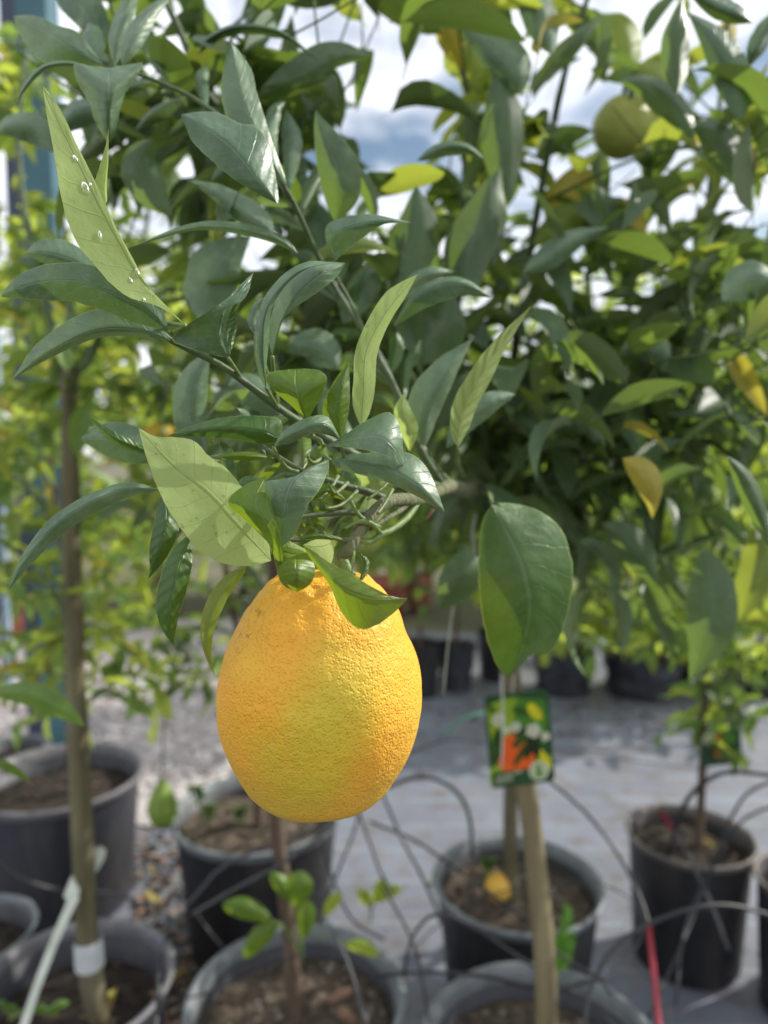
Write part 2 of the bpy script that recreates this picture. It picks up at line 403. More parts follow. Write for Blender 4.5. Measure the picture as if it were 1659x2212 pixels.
HOLES = []                                   # gaps of open sky between the crowns: (x, y, rx, ry)
def in_hole(v, grow=0, k=1.0):
    x, y, d = proj(v)
    for hx, hy, rx, ry in HOLES:
        if ((x - hx) / (rx * k + grow)) ** 2 + ((y - hy) / (ry * k + grow)) ** 2 < 1: return True
    return False
random.seed(5)
for _ in range(22): HOLES.append((random.uniform(950, 1640), random.uniform(60, 520), random.uniform(10, 24), random.uniform(12, 28)))
for _ in range(46): HOLES.append((random.uniform(900, 1650), random.uniform(150, 800), random.uniform(7, 15), random.uniform(8, 18)))
for _ in range(26): HOLES.append((random.uniform(0, 420), random.uniform(440, 1000), random.uniform(5, 11), random.uniform(6, 13)))
for _ in range(16): HOLES.append((random.uniform(400, 900), random.uniform(180, 720), random.uniform(5, 9), random.uniform(6, 12)))
random.seed(21)
SUNLIT = []                                  # things that stand in full sun
CLEAR = [(1345, 275, 62, .83), (1402, 310, 30, .9), (345, 945, 26, 1.13), (350, 1740, 62, 1.75), (1380, 1055, 45, .55), (1230, 450, 50, .79), (1200, 2010, 60, 1.1)]
def blocks(v):
    x, y, d = proj(v)
    return any(d < q[3] and (x - q[0]) ** 2 + (y - q[1]) ** 2 < q[2] ** 2 for q in CLEAR)
def shades(v, rad=.065):
    for q in SUNLIT:
        w = v - q; t = w.dot(SUN)
        if t > .03 and (w - SUN * t).length < rad: return True
    return False

def grow(tree, limbs, sites, lenm=(.07, .10), mats=(('crown', 1),), per=5, cap=300, bark='twig', twig_r=.0014, up=.35, hang=.3, twig_len=.14, spread=.8, stuffname='foliage', check=True):
    """limbs: lists of world points; sites: world points where a twig carries a spray of leaves"""
    nodes = []
    for l in limbs:
        for p in catmull([tuple(q) for q in l], 14): nodes.append(Vector(p))
    leaves = []; mb = MB()
    names = [m for m, w in mats]; wts = [w for m, w in mats]
    for sp in sites:
        near = min(nodes, key=lambda q: (q - sp).length + .4 * max(0, q.z - sp.z))
        dirv = (sp - near); ln = dirv.length
        sd = dirv.normalized() if ln > 1e-4 else Vector((0, 0, 1))
        end = sp + (sd * .5 + Vector((random.uniform(-1, 1), random.uniform(-1, 1), random.uniform(-.3, 1))) * .5).normalized() * twig_len * .6
        midp = near.lerp(sp, .55) + Vector((0, 0, .12 * ln)) + Vector([random.uniform(-.05, .05) * ln for _ in range(3)])
        pts = catmull([tuple(near), tuple(midp), tuple(sp), tuple(end)], 12)
        n0 = len(leaves)
        for q in range(per):
            t = 1 - (q + random.random() * .5) / per * min(1, twig_len * 1.6 / max(ln, .05) + .3)
            x = t * 12; kx = min(int(x), 11); b = Vector(pts[kx]).lerp(Vector(pts[kx + 1]), x - kx)
            tan = (Vector(pts[kx + 1]) - Vector(pts[kx])).normalized()
            rv = Vector((random.gauss(0, 1), random.gauss(0, 1), random.gauss(0, .6))).normalized()
            dr = (tan * .55 + rv * spread + Vector((0, 0, -hang))).normalized()
            le = random.uniform(*lenm)
            tip = b + dr * le
            if check and (in_hole(tip) or in_hole(b + dr * le * .55, 6)): continue
            if shades(b + dr * le * .5) or blocks(b + dr * le * .5) or blocks(tip): continue
            nrm = Vector((random.gauss(0, .5), random.gauss(0, .5), 1)) ; nrm = (nrm - dr * nrm.dot(dr)).normalized()
            xa = dr.cross(nrm)
            mat = random.choices(names, wts)[0]
            tp = random.choice(TPL[mat])
            mw = Matrix(((xa.x, dr.x, nrm.x, b.x), (xa.y, dr.y, nrm.y, b.y), (xa.z, dr.z, nrm.z, b.z), (0, 0, 0, 1)))
            mw = mw @ Matrix.Diagonal((le, le, le, 1))
            x, y, d = proj(b + dr * le * .5)
            inview = -80 < x < PW + 80 and -80 < y < PH + 80
            leaves.append(((0 if inview else 1), d, mw, tp))
        if len(leaves) - n0 >= 2 and not in_hole(midp, 4) and not in_hole(end, 4) and not in_hole(near.lerp(midp, .5), 4): tube(mb, [near, midp, sp, end], twig_r * (1 + 1.5 * min(1, ln)), twig_r * .6, n=9, k=4)
    if mb.v: mb.build('twig', M[bark], tree)
    leaves.sort(key=lambda a: (a[0], a[1]))
    inv = Matrix.Translation(-Vector(tree.location))
    for _, d, mw, tp in leaves[:cap]:
        o = bpy.data.objects.new('leaf', tp[0]); link(o, tree); o.matrix_local = inv @ mw
    rest = leaves[cap:]
    if rest:
        mb = MB(); ms = sorted({r[3][4] for r in rest})
        for _, d, mw, tp in rest:
            a = np.array(mw); v = tp[1] @ a[:3, :3].T + a[:3, 3]
            mb.add(v.tolist(), tp[2], tp[3], ms.index(tp[4]))
        mb.build(stuffname, [M[m] for m in ms], tree, kind='stuff')
    return len(leaves)

def sites_in(x0, x1, y0, y1, d0, d1, n, k=1.0):
    out = []; tries = 0
    while len(out) < n and tries < n * 20:
        tries += 1
        x, y, d = random.uniform(x0, x1), random.uniform(y0, y1), random.uniform(d0, d1)
        v = P(x, y, d)
        if in_hole(v, 12, k) or v.z < .3: continue
        out.append(v)
    return out

# ================================================================== THE SETTING
def grid_obj(name, pts_fn, nx, ny, mat, kind='structure'):
    V = []; F = []; FU = []
    for j in range(ny + 1):
        for i in range(nx + 1): V.append(pts_fn(i / nx, j / ny))
    for j in range(ny):
        for i in range(nx):
            a = j * (nx + 1) + i; F.append((a, a + 1, a + nx + 2, a + nx + 1)); FU.append([(0, 0)] * 4)
    mb = MB(); mb.add(V, F, FU); return tag(mb.build(name, mat), kind=kind)

# weed mat: woven blue-grey fabric
def weedmat():
    m, n, o = newmat('weed_fabric')
    b = nd(n, 'BsdfPrincipled'); n.links.new(b.outputs[0], o.inputs[0]); b.inputs['Roughness'].default_value = .62
    tc = nd(n, 'TexCoord'); sp = nd(n, 'SeparateXYZ'); n.links.new(tc.outputs['Object'], sp.inputs[0])
    sx = mth(n, 'ABSOLUTE', mth(n, 'SUBTRACT', mth(n, 'FRACT', mth(n, 'MULTIPLY', sp.outputs[1], 6.5)), .5))
    line = ramp(n, sx, 0.0, 0.05, (1, 1, 1), (0, 0, 0))
    nz = nd(n, 'TexNoise'); nz.inputs['Scale'].default_value = 3; nz.inputs['Detail'].default_value = 8; nz.inputs['Roughness'].default_value = .65
    n.links.new(tc.outputs['Object'], nz.inputs['Vector'])
    c = mixc(n, ramp(n, nz.outputs[0], .35, .68), (.215, .23, .28), (.14, .15, .18))
    c = mixc(n, mth(n, 'MULTIPLY', line, .55), c, (.33, .42, .44))
    wx = mth(n, 'SINE', mth(n, 'MULTIPLY', sp.outputs[0], 1400)); wy = mth(n, 'SINE', mth(n, 'MULTIPLY', sp.outputs[1], 1400))
    wv = mth(n, 'MULTIPLY', wx, wy)
    c = mixc(n, mth(n, 'MULTIPLY_ADD', wv, .06, .06), c, (.12, .12, .14))
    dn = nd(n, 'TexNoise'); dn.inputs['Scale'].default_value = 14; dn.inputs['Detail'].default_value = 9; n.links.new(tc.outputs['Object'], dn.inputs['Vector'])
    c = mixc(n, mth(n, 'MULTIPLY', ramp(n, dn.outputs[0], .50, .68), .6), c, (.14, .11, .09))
    n.links.new(c, b.inputs['Base Color'])
    bp = nd(n, 'Bump'); bp.inputs['Distance'].default_value = .01; bp.inputs['Strength'].default_value = .5
    n.links.new(nz.outputs[0], bp.inputs['Height']); n.links.new(bp.outputs[0], b.inputs['Normal'])
    return m
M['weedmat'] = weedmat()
M['gravel'] = simple('pale_gravel', (.55, .51, .50), (.38, .34, .33), 60, .9, 1.0, 90)
M['earth'] = simple('earth', (.16, .14, .09), (.09, .10, .05), 1.2, .95, .6, 14)
def wr(x, y, a=.012): return .006 * (1 - abs(noise.noise(Vector((x * 1.3 + y * .6, y * 4.5, 7))))) ** 6 + a * noise.noise(Vector((x * 2.2, y * 3.0, 0))) + a * .5 * noise.noise(Vector((x * 7, y * 8, 3)))
grid_obj('ground', lambda u, v: (-150 + 300 * u, -60 + 260 * v, -.012), 12, 12, M['earth'])
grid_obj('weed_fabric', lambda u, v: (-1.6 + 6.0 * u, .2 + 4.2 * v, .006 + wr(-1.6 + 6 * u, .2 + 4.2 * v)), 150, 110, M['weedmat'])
gx0, gy0 = -4.2, 2.12
grid_obj('gravel_path', lambda u, v: (gx0 + (3.95 + .25 * noise.noise(Vector((v * 4, 1, 0)))) * u, gy0 + .25 * noise.noise(Vector((u * 5, 0, 0))) * (1 - v) + 2.6 * v, .022 + .004 * noise.noise(Vector((u * 90, v * 60, 0)))), 120, 80, M['gravel'])

def stones(name, n, fn, r0, r1, mats, kind='stuff', parent=None, flatten=.55):
    mb = MB()
    base = [(0, 0, 1), (.9, 0, .1), (.3, .85, -.05), (-.75, .5, .1), (-.7, -.55, 0), (.3, -.9, .1), (0, 0, -.9)]
    fc = [(0, 1, 2), (0, 2, 3), (0, 3, 4), (0, 4, 5), (0, 5, 1), (6, 2, 1), (6, 3, 2), (6, 4, 3), (6, 5, 4), (6, 1, 5)]
    for i in range(n):
        p = fn(); r = random.uniform(r0, r1) ; a = random.random() * 6.28; c, s = math.cos(a), math.sin(a)
        sx, sy = random.uniform(.7, 1.3), random.uniform(.6, 1.1)
        vs = [(p[0] + r * (x * sx * c - y * sy * s), p[1] + r * (x * sx * s + y * sy * c), p[2] + r * z * flatten) for x, y, z in base]
        mb.add(vs, fc, None, random.randrange(len(mats)))
    return mb.build(name, mats, parent, kind=kind, smooth=False)
M['gravel2'] = simple('gravel_stone_pale', (.68, .64, .62), (.52, .48, .47), 30, .9)
M['gravel3'] = simple('gravel_stone_pink', (.56, .46, .43), (.42, .34, .32), 30, .9)
M['gravel4'] = simple('gravel_stone_grey', (.40, .38, .38), (.3, .28, .28), 30, .9)
stones('gravel', 9000, lambda: (random.uniform(gx0, -.25) if random.random() < .3 else random.uniform(-2.0, -.2), random.triangular(gy0 + .05, gy0 + 2.5, gy0 + .4), .028), .007, .019, [M['gravel2'], M['gravel3'], M['gravel4'], M['gravel2']])

# ---- tall steel posts of the shade structure (shaded face made as a dark strip) at the far side of the path
def box(mb, c, hx, hy, hz, mi=0, rot=0):
    ca, sa = math.cos(rot), math.sin(rot); V = []
    for sz in (-1, 1):
        for sx, sy in ((-1, -1), (1, -1), (1, 1), (-1, 1)):
            x, y = sx * hx, sy * hy; V.append((c[0] + x * ca - y * sa, c[1] + x * sa + y * ca, c[2] + sz * hz))
    mb.add(V, [(0, 3, 2, 1), (4, 5, 6, 7), (0, 1, 5, 4), (1, 2, 6, 5), (2, 3, 7, 6), (3, 0, 4, 7)], None, mi)

def post(px, py_ground, wpx, wside, label, mats, z1=4.4):
    p, d = plane(px, py_ground, 0)
    t = thing('steel_post', p, label, 'post', 'steel posts of the shade structure')
    w = wpx / FP * d / 2
    mb = MB(); box(mb, (p.x, p.y, z1 / 2), w, w * .9, z1 / 2); mb.build('post_shaft', mats[0], t, smooth=False)
    ws = wside / FP * d
    mb = MB(); box(mb, (p.x - w - ws / 2 - .003, p.y + w * .3, z1 / 2), ws / 2, w * .5, z1 / 2); mb.build('shaded_side', mats[1], t, smooth=False)  # dark strip stands in for the shaded face of the post
    mb = MB(); box(mb, (p.x, p.y, .012), w * 1.9, w * 1.9, .012); mb.build('base_plate', mats[0], t, smooth=False)
    return t
post(138, 1615, 62, 40, 'teal steel post with its shaded side painted dark rising behind the potted trees by the gravel', (M['teal'], M['steel']))
post(22, 1500, 12, 8, 'slim pale blue post beyond the large teal post', (M['bluegrey'], M['steel']))

# ================================================================== POTS
POTS = {}
def pot(key, px, py, wpx, rimz, label, body, rim, soil, soil_drop=.045, taper=.78, hpot=None, nstone=120, name='plant_pot', base_z=.008):
    c, d = plane(px, py, rimz); r = wpx / 2 / FP * d
    t = thing(name, (c.x, c.y, base_z), label, 'plant pot', 'plastic plant pots with potted trees')
    h = rimz - base_z; k = 56
    rt = .10 * r
    prof = [(0, 0), (r * taper * .96, 0), (r * taper, .006), (r * .93, h - rt * 1.3), (r * .935, h - rt * 1.15)]
    inn = [(r * .905, h - rt * 1.2), (r * .86, h - soil_drop - .04)]
    def lathe(prof, nm, mat, wob=.004):
        V = []; F = []
        for i, (a, z) in enumerate(prof):
            for j in range(k):
                an = 2 * math.pi * j / k
                rr = a * (1 + wob * math.sin(an * 2 + len(key) + i * .1) + wob * .5 * math.sin(an * 5 + ord(key[0])))
                V.append((c.x + rr * math.cos(an), c.y + rr * math.sin(an), base_z + z))
        for i in range(len(prof) - 1):
            for j in range(k): F.append((i * k + j, i * k + (j + 1) % k, (i + 1) * k + (j + 1) % k, (i + 1) * k + j))
        mb = MB(); mb.add(V, F); return mb.build(nm, mat, t)
    lathe(prof + inn, 'pot_body', M[body])
    q = rt * .5
    ring = [(r * .93 - .001, h - rt * 1.2), (r * .96, h - rt * 1.1), (r * .985, h - rt * .5), (r * 1.0, h - rt * .18), (r * .995, h), (r * .965, h + rt * .06), (r * .935, h - rt * .05), (r * .91, h - rt * .6), (r * .90, h - rt * 1.4)]
    lathe(ring, 'rim', M[rim])
    # soil: mounded uneven disc
    V = [(c.x, c.y, rimz - soil_drop + .012)]; F = []; rs = r * .885; nr = 12
    for i in range(1, nr + 1):
        for j in range(k):
            an = 2 * math.pi * j / k; rr = rs * i / nr
            x, y = c.x + rr * math.cos(an), c.y + rr * math.sin(an)
            z = rimz - soil_drop + .012 * (1 - (i / nr) ** 2) + (.010 * noise.noise(Vector((x * 22, y * 22, 1))) + .006 * noise.noise(Vector((x * 60, y * 60, 1)))) * (1 if i < nr else .3)
            V.append((x, y, z))
    for j in range(k): F.append((0, 1 + j, 1 + (j + 1) % k))
    for i in range(nr - 1):
        for j in range(k):
            a = 1 + i * k + j; b = 1 + i * k + (j + 1) % k; F.append((a, a + k, b + k, b))
    mb = MB(); mb.add(V, F); mb.build('soil', M[soil], t)
    def rp():
        a = random.random() * 6.283; rr = rs * .95 * math.sqrt(random.random())
        x, y = c.x + rr * math.cos(a), c.y + rr * math.sin(a)
        return (x, y, rimz - soil_drop + .012 * (1 - (rr / rs) ** 2) + .010 * noise.noise(Vector((x * 22, y * 22, 1))) + .001)
    if nstone: stones('soil_crumbs', nstone, rp, .002, .0085, [M[soil], M['pebble'], M[soil], M[soil], M[soil]] if soil == 'soil' else [M[soil], M['chip'], M[soil], M[soil], M[soil], M[soil], M[soil]], parent=t)
    POTS[key] = (c, r, rimz - soil_drop, d)
    return t
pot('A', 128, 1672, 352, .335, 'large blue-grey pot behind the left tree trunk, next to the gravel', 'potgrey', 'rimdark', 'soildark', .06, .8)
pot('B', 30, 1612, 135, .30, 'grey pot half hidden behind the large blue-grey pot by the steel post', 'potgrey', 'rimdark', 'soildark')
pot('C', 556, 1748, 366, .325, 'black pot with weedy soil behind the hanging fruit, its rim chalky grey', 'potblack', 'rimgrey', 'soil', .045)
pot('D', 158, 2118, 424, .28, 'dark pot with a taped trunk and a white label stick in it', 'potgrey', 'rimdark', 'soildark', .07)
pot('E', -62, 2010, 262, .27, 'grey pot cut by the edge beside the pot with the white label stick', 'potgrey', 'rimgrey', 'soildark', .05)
pot('F', 640, 2150, 474, .28, 'pot with seedlings and a red-brown trunk under the hanging fruit', 'potgrey', 'rimgrey', 'soil', .05, nstone=380)
pot('G', 1117, 1900, 366, .285, 'black pot with a fallen yellow fruit on its soil', 'potblack', 'rimgrey', 'soil', .05, nstone=240)
pot('H', 1172, 2262, 530, .30, 'nearest pot, holding the wooden stake with the picture tag', 'potgrey', 'rimgrey', 'soil', .05, nstone=380)
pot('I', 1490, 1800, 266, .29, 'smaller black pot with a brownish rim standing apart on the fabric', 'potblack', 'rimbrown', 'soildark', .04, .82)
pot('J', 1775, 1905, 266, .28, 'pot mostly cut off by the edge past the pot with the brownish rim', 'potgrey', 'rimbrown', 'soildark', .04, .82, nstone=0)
# far row of nursery pots and poly bags
far = [(905, 1500, 95, .24, 'potblack'), (985, 1490, 80, .22, 'bag'), (1075, 1470, 90, .24, 'potblack'), (1215, 1495, 130, .20, 'bag'), (1385, 1500, 170, .20, 'bag'), (1495, 1470, 90, .22, 'potblack'), (1560, 1490, 100, .22, 'bag'), (1640, 1500, 100, .22, 'potblack')]
flab = ['black pot first in the far row, beside the hanging fruit', 'creased black grow bag second in the far row', 'black pot of the far row behind the big drooping leaf', 'broad shiny black grow bag just beyond the picture tag', 'widest slumped black grow bag of the far row', 'black pot after the slumped grow bag in the far row', 'grow bag behind the small tree with the second tag', 'last black pot of the far row']
FAR = []
for (px, py, w, h, mt), lb in zip(far, flab):
    p, d = plane(px, py, 0); r = w / 2 / FP * d
    t = thing('grow_bag' if mt == 'bag' else 'plant_pot', p, lb, 'grow bag' if mt == 'bag' else 'plant pot', 'far row of black pots and grow bags')
    k = 28; V = []; F = []; rows = 9; wob = .12 if mt == 'bag' else .01
    for i in range(rows + 1):
        z = h * i / rows; a0 = r * (.82 + .18 * i / rows)
        for j in range(k):
            an = 2 * math.pi * j / k; rr = a0 * (1 + wob * noise.noise(Vector((math.cos(an) * 2, math.sin(an) * 2, i * .5 + px))) + wob * .5 * noise.noise(Vector((math.cos(an) * 6, math.sin(an) * 6, i + px))))
            V.append((p.x + rr * math.cos(an), p.y + rr * math.sin(an), .01 + z + (wob * .12 * noise.noise(Vector((an, px, 0))) if i == rows else 0)))
    for i in range(rows):
        for j in range(k): F.append((i * k + j, i * k + (j + 1) % k, (i + 1) * k + (j + 1) % k, (i + 1) * k + j))
    mb = MB(); mb.add(V, F); mb.build('pot_body', M[mt], t)
    mb = MB(); mb.add([(p.x, p.y, h - .02)] + [(p.x + r * .97 * math.cos(2 * math.pi * j / k), p.y + r * .97 * math.sin(2 * math.pi * j / k), h - .025) for j in range(k)], [(0, 1 + j, 1 + (j + 1) % k) for j in range(k)]); mb.build('soil', M['soildark'], t)
    FAR.append((p, d, h))
# terracotta coloured pots further back
for i, (px, py, w, h, lb) in enumerate(((838, 1330, 95, .26, 'terracotta coloured pot far behind the fruit stalk'), (905, 1322, 60, .24, 'small terracotta coloured pot right beside the larger far one'), (40, 1400, 55, .26, 'terracotta coloured pot far off behind the long drooping leaf'), (370, 1330, 50, .24, 'terracotta coloured pot seen through the small tree over the gravel'))):
    p, d = plane(px, py, 0); r = w / 2 / FP * d
    t = thing('terracotta_pot', p, lb, 'plant pot', 'terracotta coloured pots in the distance')
    for nm, pr, mt in (('pot_body', [(0, 0), (r * .72, 0), (r * .9, h * .82)], 'pink'), ('rim', [(r * .9, h * .8), (r, h * .8), (r, h), (r * .9, h), (r * .88, h * .85)], 'pink'), ('soil', [(r * .9, h * .86), (0, h * .88)], 'soildark')):
        V = []; F = []; k = 24
        for a, z in pr:
            for j in range(k): V.append((p.x + a * math.cos(6.2832 * j / k), p.y + a * math.sin(6.2832 * j / k), .01 + z))
        for q in range(len(pr) - 1):
            for j in range(k): F.append((q * k + j, q * k + (j + 1) % k, (q + 1) * k + (j + 1) % k, (q + 1) * k + j))
        mb = MB(); mb.add(V, F); mb.build(nm, M[mt], t)

# ================================================================== SKY GAPS and SUNLIT spots
HOLES += [(150, 25, 62, 34), (195, 58, 45, 18), (337, 80, 20, 46), (290, 8, 14, 26), (478, 14, 20, 16), (600, 28, 34, 26), (600, 112, 38, 30),
          (735, 50, 60, 42), (800, 95, 66, 44), (855, 165, 62, 60), (880, 250, 52, 70), (862, 330, 66, 46), (830, 385, 34, 32), (905, 330, 24, 20),
          (880, 60, 50, 26), (960, 130, 30, 16), (1325, 14, 95, 16), (1385, 62, 52, 38), (1408, 100, 34, 36), (1505, 30, 28, 22), (1590, 70, 34, 22), (1500, 118, 20, 32),
          (1262, 165, 34, 50), (1250, 250, 38, 42), (1270, 225, 34, 20), (1195, 215, 26, 22), (1180, 395, 32, 32), (1145, 425, 22, 20), (1090, 470, 24, 30), (1352, 408, 34, 42), (1325, 412, 30, 20),
          (905, 460, 14, 34), (565, 565, 48, 38), (512, 520, 14, 14), (1120, 530, 12, 14), (700, 395, 16, 26), (8, 400, 20, 60), (1618, 130, 16, 12), (815, 515, 14, 26), (110, 400, 14, 40), (735, 95, 40, 40), (640, 685, 12, 10), (222, 857, 12, 12)]
for x, y, d in ((690, 1380, .3), (800, 1450, .3), (820, 1600, .3), (450, 1010, .3), (380, 960, .3), (200, 450, .32), (280, 580, .31), (810, 760, .33), (1060, 780, .4), (640, 860, .31), (800, 1290, .28), (250, 700, .33), (500, 700, .33), (640, 1080, .29), (870, 1030, .33)):
    SUNLIT.append(P(x, y, d))

# ================================================================== THE MAIN TREE
cH, rH, zH, dH = POTS['H']
tree = thing('citrus_tree', (cH.x, cH.y, zH), 'large-leaved citrus tree in the nearest pot whose branch bears the big yellow fruit', 'tree', None)
base = Vector((cH.x, cH.y, zH - .01)); dT = .98
top = P(1060, 985, .97)
trunk_pts = [base, P(1180, 2130, dH - .02), P(1150, 1800, .99), P(1105, 1480, .985), P(1085, 1200, .98), top]
junction = P(1000, 1052, .62)
mb = MB(); tube(mb, [P(1060, 1150, .985), P(1062, 1060, .975), top], .010, .009, n=10, knob=.15); mb.build('trunk', M['trunk'], tree)
mb = MB(); tube(mb, trunk_pts[:5], .0160, .0130, n=26, k=14, knob=.1); mb.build('trunk', M['stake'], tree)
# hero branch that carries the fruit
mb = MB()
tube(mb, [top, P(1040, 1040, .85), P(1010, 1058, .65), P(975, 1050, .50), P(950, 1060, .435)], .0095, .0038, n=26, k=12, knob=.2)
tube(mb, [P(950, 1060, .435), P(905, 1078, .385), P(850, 1080, .355), P(815, 1100, .342), P(775, 1150, .332), P(752, 1188, .328), P(735, 1205, .33)], .0037, .0026, n=50, k=12, knob=.09)
mb.build('branch', M['bark'], tree)
def twig(pts, r0, r1, m='twig', knob=.2, k=8, n=24):
    mb = MB(); ptube(mb, pts, r0, r1, n=n, k=k, knob=knob); return mb.build('twig', M[m], tree)
twig([(905, 1082, .385), (880, 1118, .365), (845, 1145, .345), (825, 1153, .338), (800, 1170, .335), (765, 1166, .33), (742, 1166, .328)], .0019, .0013, 'stem', knob=.1)
twig([(892, 1076, .38), (868, 1100, .362), (836, 1120, .345), (800, 1142, .335)], .0017, .0012, 'bark', knob=.08)
twig([(955, 1055, .45), (830, 1013, .42), (740, 968, .40), (650, 913, .38), (600, 880, .37), (525, 823, .35), (470, 785, .34), (375, 738, .33), (345, 716, .325)], .0030, .0013)
twig([(975, 1050, .5), (930, 1000, .46), (900, 940, .46), (862, 860, .46), (815, 760, .47), (735, 640, .48), (690, 560, .46), (640, 450, .42), (600, 380, .4), (560, 300, .4)], .0028, .0012)
twig([(960, 1052, .46), (910, 975, .44), (880, 900, .44), (850, 830, .44), (800, 740, .44), (760, 660, .44), (725, 595, .43)], .0024, .001)
twig([(850, 1085, .355), (800, 1065, .35), (745, 1050, .345), (700, 1035, .34), (640, 1010, .34), (560, 960, .345)], .0022, .0010)
twig([(905, 1078, .385), (870, 1050, .37), (830, 1030, .36), (775, 1010, .355), (720, 990, .35)], .0022, .0010)
twig([(800, 1108, .34), (740, 1108, .335), (690, 1112, .33), (640, 1118, .325), (600, 1130, .32)], .0015, .0008)
twig([(752, 1170, .328), (700, 1158, .322), (660, 1165, .318), (630, 1168, .316)], .0012, .0007)
twig([(612, 1180, .318), (590, 1090, .325), (480, 1060, .33), (400, 1062, .335), (345, 1058, .335)], .0012, .0008)
twig([(735, 1205, .33), (745, 1215, .328), (752, 1232, .327), (756, 1242, .327)], .0024, .0022, 'stem', k=10)
twig([(762, 1175, .331), (762, 1205, .329), (757, 1228, .328)], .0012, .0014, 'stem')
for _q in range(9):
    _x = random.uniform(640, 860); _y = random.uniform(985, 1075); twig([(_x, _y, .345), (_x - random.uniform(10, 40), _y + random.uniform(10, 40), .335), (_x - random.uniform(30, 70), _y + random.uniform(-10, 70), .328)], .0010, .0007, 'stem', k=6, n=10)
twig([(600, 878, .37), (590, 840, .36), (572, 790, .35), (565, 740, .34)], .0013, .0010, 'stem')
twig([(345, 716, .325), (360, 700, .322), (400, 703, .31)], .001, .0008, 'stem')
twig([(625, 425, .41), (560, 330, .43), (430, 220, .44), (300, 160, .43), (240, 143, .42)], .0018, .0011)
twig([(1000, 1030, .6), (988, 1000, .5), (990, 970, .42)], .002, .0011, 'stem')
twig([(1040, 1045, .8), (1055, 1060, .6), (1062, 1087, .43)], .003, .0014, 'twig')
twig([(820, 1140, .338), (790, 1125, .333), (772, 1108, .33), (757, 1082, .328)], .0012, .0009, 'stem')
twig([(822, 1152, .337), (800, 1130, .331), (772, 1128, .33), (745, 1142, .328)], .0012, .0009, 'stem')

def LF(*a, **k): return sight_leaf(tree, *a, **k)
hero = {}
def SL(*a, **k): return shaped_leaf(tree, *a, **k)
hero['long'] = SL([(400, 702, .310), (308, 605, .305), (265, 533, .303), (211, 432, .303), (148, 306, .306), (110, 232, .312), (92, 183, .318)],
   [(345, 663), (280, 643), (240, 613), (200, 568), (175, 540), (150, 490), (132, 425), (120, 350), (107, 280), (98, 230)],
   [(360, 668), (325, 628), (300, 583), (280, 545), (255, 500), (230, 445), (200, 380), (165, 310), (130, 235)], -30, 24, 'pale', under=True, wave=.6, pet=(372, 722, .322))
SL([(228, 143, .42), (150, 100, .415), (90, 65, .42), (27, 35, .43)], [(179, 137), (127, 136), (93, 135), (63, 105), (46, 78), (34, 53)], [(211, 122), (194, 101), (175, 76), (156, 63), (118, 53), (95, 39), (63, 32)], 20, 10, 'grey')
SL([(236, 146, .395), (236, 190, .385), (234, 250, .39), (236, 308, .405)], [(264, 142), (295, 137), (309, 137), (299, 160), (283, 186), (270, 202), (262, 228), (253, 264), (247, 291)],
   [(200, 143), (160, 138), (167, 175), (183, 205), (196, 228), (202, 253), (221, 291)], 34, 30, 'grey')
SL([(618, 402, .385), (560, 300, .375), (520, 200, .375), (497, 82, .38)], [(550, 350), (500, 280), (482, 230), (478, 180), (487, 130)], [(615, 380), (595, 325), (580, 280), (555, 200), (545, 155), (520, 115)], 10, 24, 'grey')
SL([(600, 440, .350), (550, 380, .345), (500, 320, .345), (440, 275, .35), (390, 247, .355)], [(550, 415), (490, 375), (450, 340), (415, 305), (400, 270)], [(602, 425), (592, 360), (575, 300), (550, 272), (520, 267), (475, 245), (440, 241)], 10, 46, 'dark')
SL([(724, 565, .365), (718, 510, .36), (778, 484, .358), (846, 476, .36), (893, 481, .37)], [(706, 526), (703, 495), (716, 479), (758, 466), (804, 463), (846, 471)], [(742, 547), (789, 510), (831, 484)], 24, 10, 'dark')
SL([(493, 773, .334), (478, 720, .324), (488, 670, .320), (520, 630, .324), (548, 588, .334)], [(450, 765), (410, 752), (371, 735), (395, 708), (445, 676), (490, 645), (525, 610)], [(482, 740), (474, 700), (485, 668), (528, 645)], -24, 26, 'dark', pet=(523, 820, .35))
SL([(496, 768, .336), (488, 720, .338), (495, 690, .338), (504, 660, .336)], [(480, 735), (471, 700), (478, 676)], [(506, 735), (511, 700), (509, 675)], 8, 18, 'deep')
SL([(588, 770, .335), (612, 690, .328), (650, 630, .324), (700, 590, .326), (748, 568, .335)], [(580, 724), (591, 666), (612, 620), (659, 580), (700, 566)], [(601, 713), (627, 672), (674, 640), (726, 599)], 26, 24, 'grey', pet=(594, 850, .36))
SL([(575, 838, .335), (567, 745, .320), (580, 660, .314), (640, 590, .316), (721, 567, .325)], [(562, 817), (549, 765), (552, 703), (570, 645), (612, 593), (664, 565)], [(575, 797), (580, 744), (584, 690), (607, 630), (659, 583)], 22, 22, 'grey', pet=(600, 880, .365))
SL([(664, 914, .325), (650, 878, .316), (640, 835, .314), (639, 796, .324)], [(633, 880), (591, 843), (574, 815), (591, 803)], [(677, 885), (695, 854), (705, 817), (685, 799)], 16, 20, 'lime', pet=[(672, 935, .335), (690, 960, .342)])
SL([(780, 926, .328), (786, 850, .320), (792, 760, .316), (835, 675, .318), (903, 592, .328)], [(762, 875), (763, 823), (768, 755), (794, 692), (830, 635), (867, 609)], [(799, 890), (810, 838), (815, 765), (841, 698), (877, 640)], -14, 26, 'pale', under=True, pet=(775, 965, .34))
SL([(698, 964, .330), (760, 950, .316), (815, 943, .310), (850, 966, .310), (872, 1006, .322)], [(737, 945), (778, 916), (831, 891), (854, 901), (869, 945)], [(763, 968), (825, 981), (862, 1002)], 34, -6, 'grey', pet=[(690, 950, .334), (660, 940, .337)])
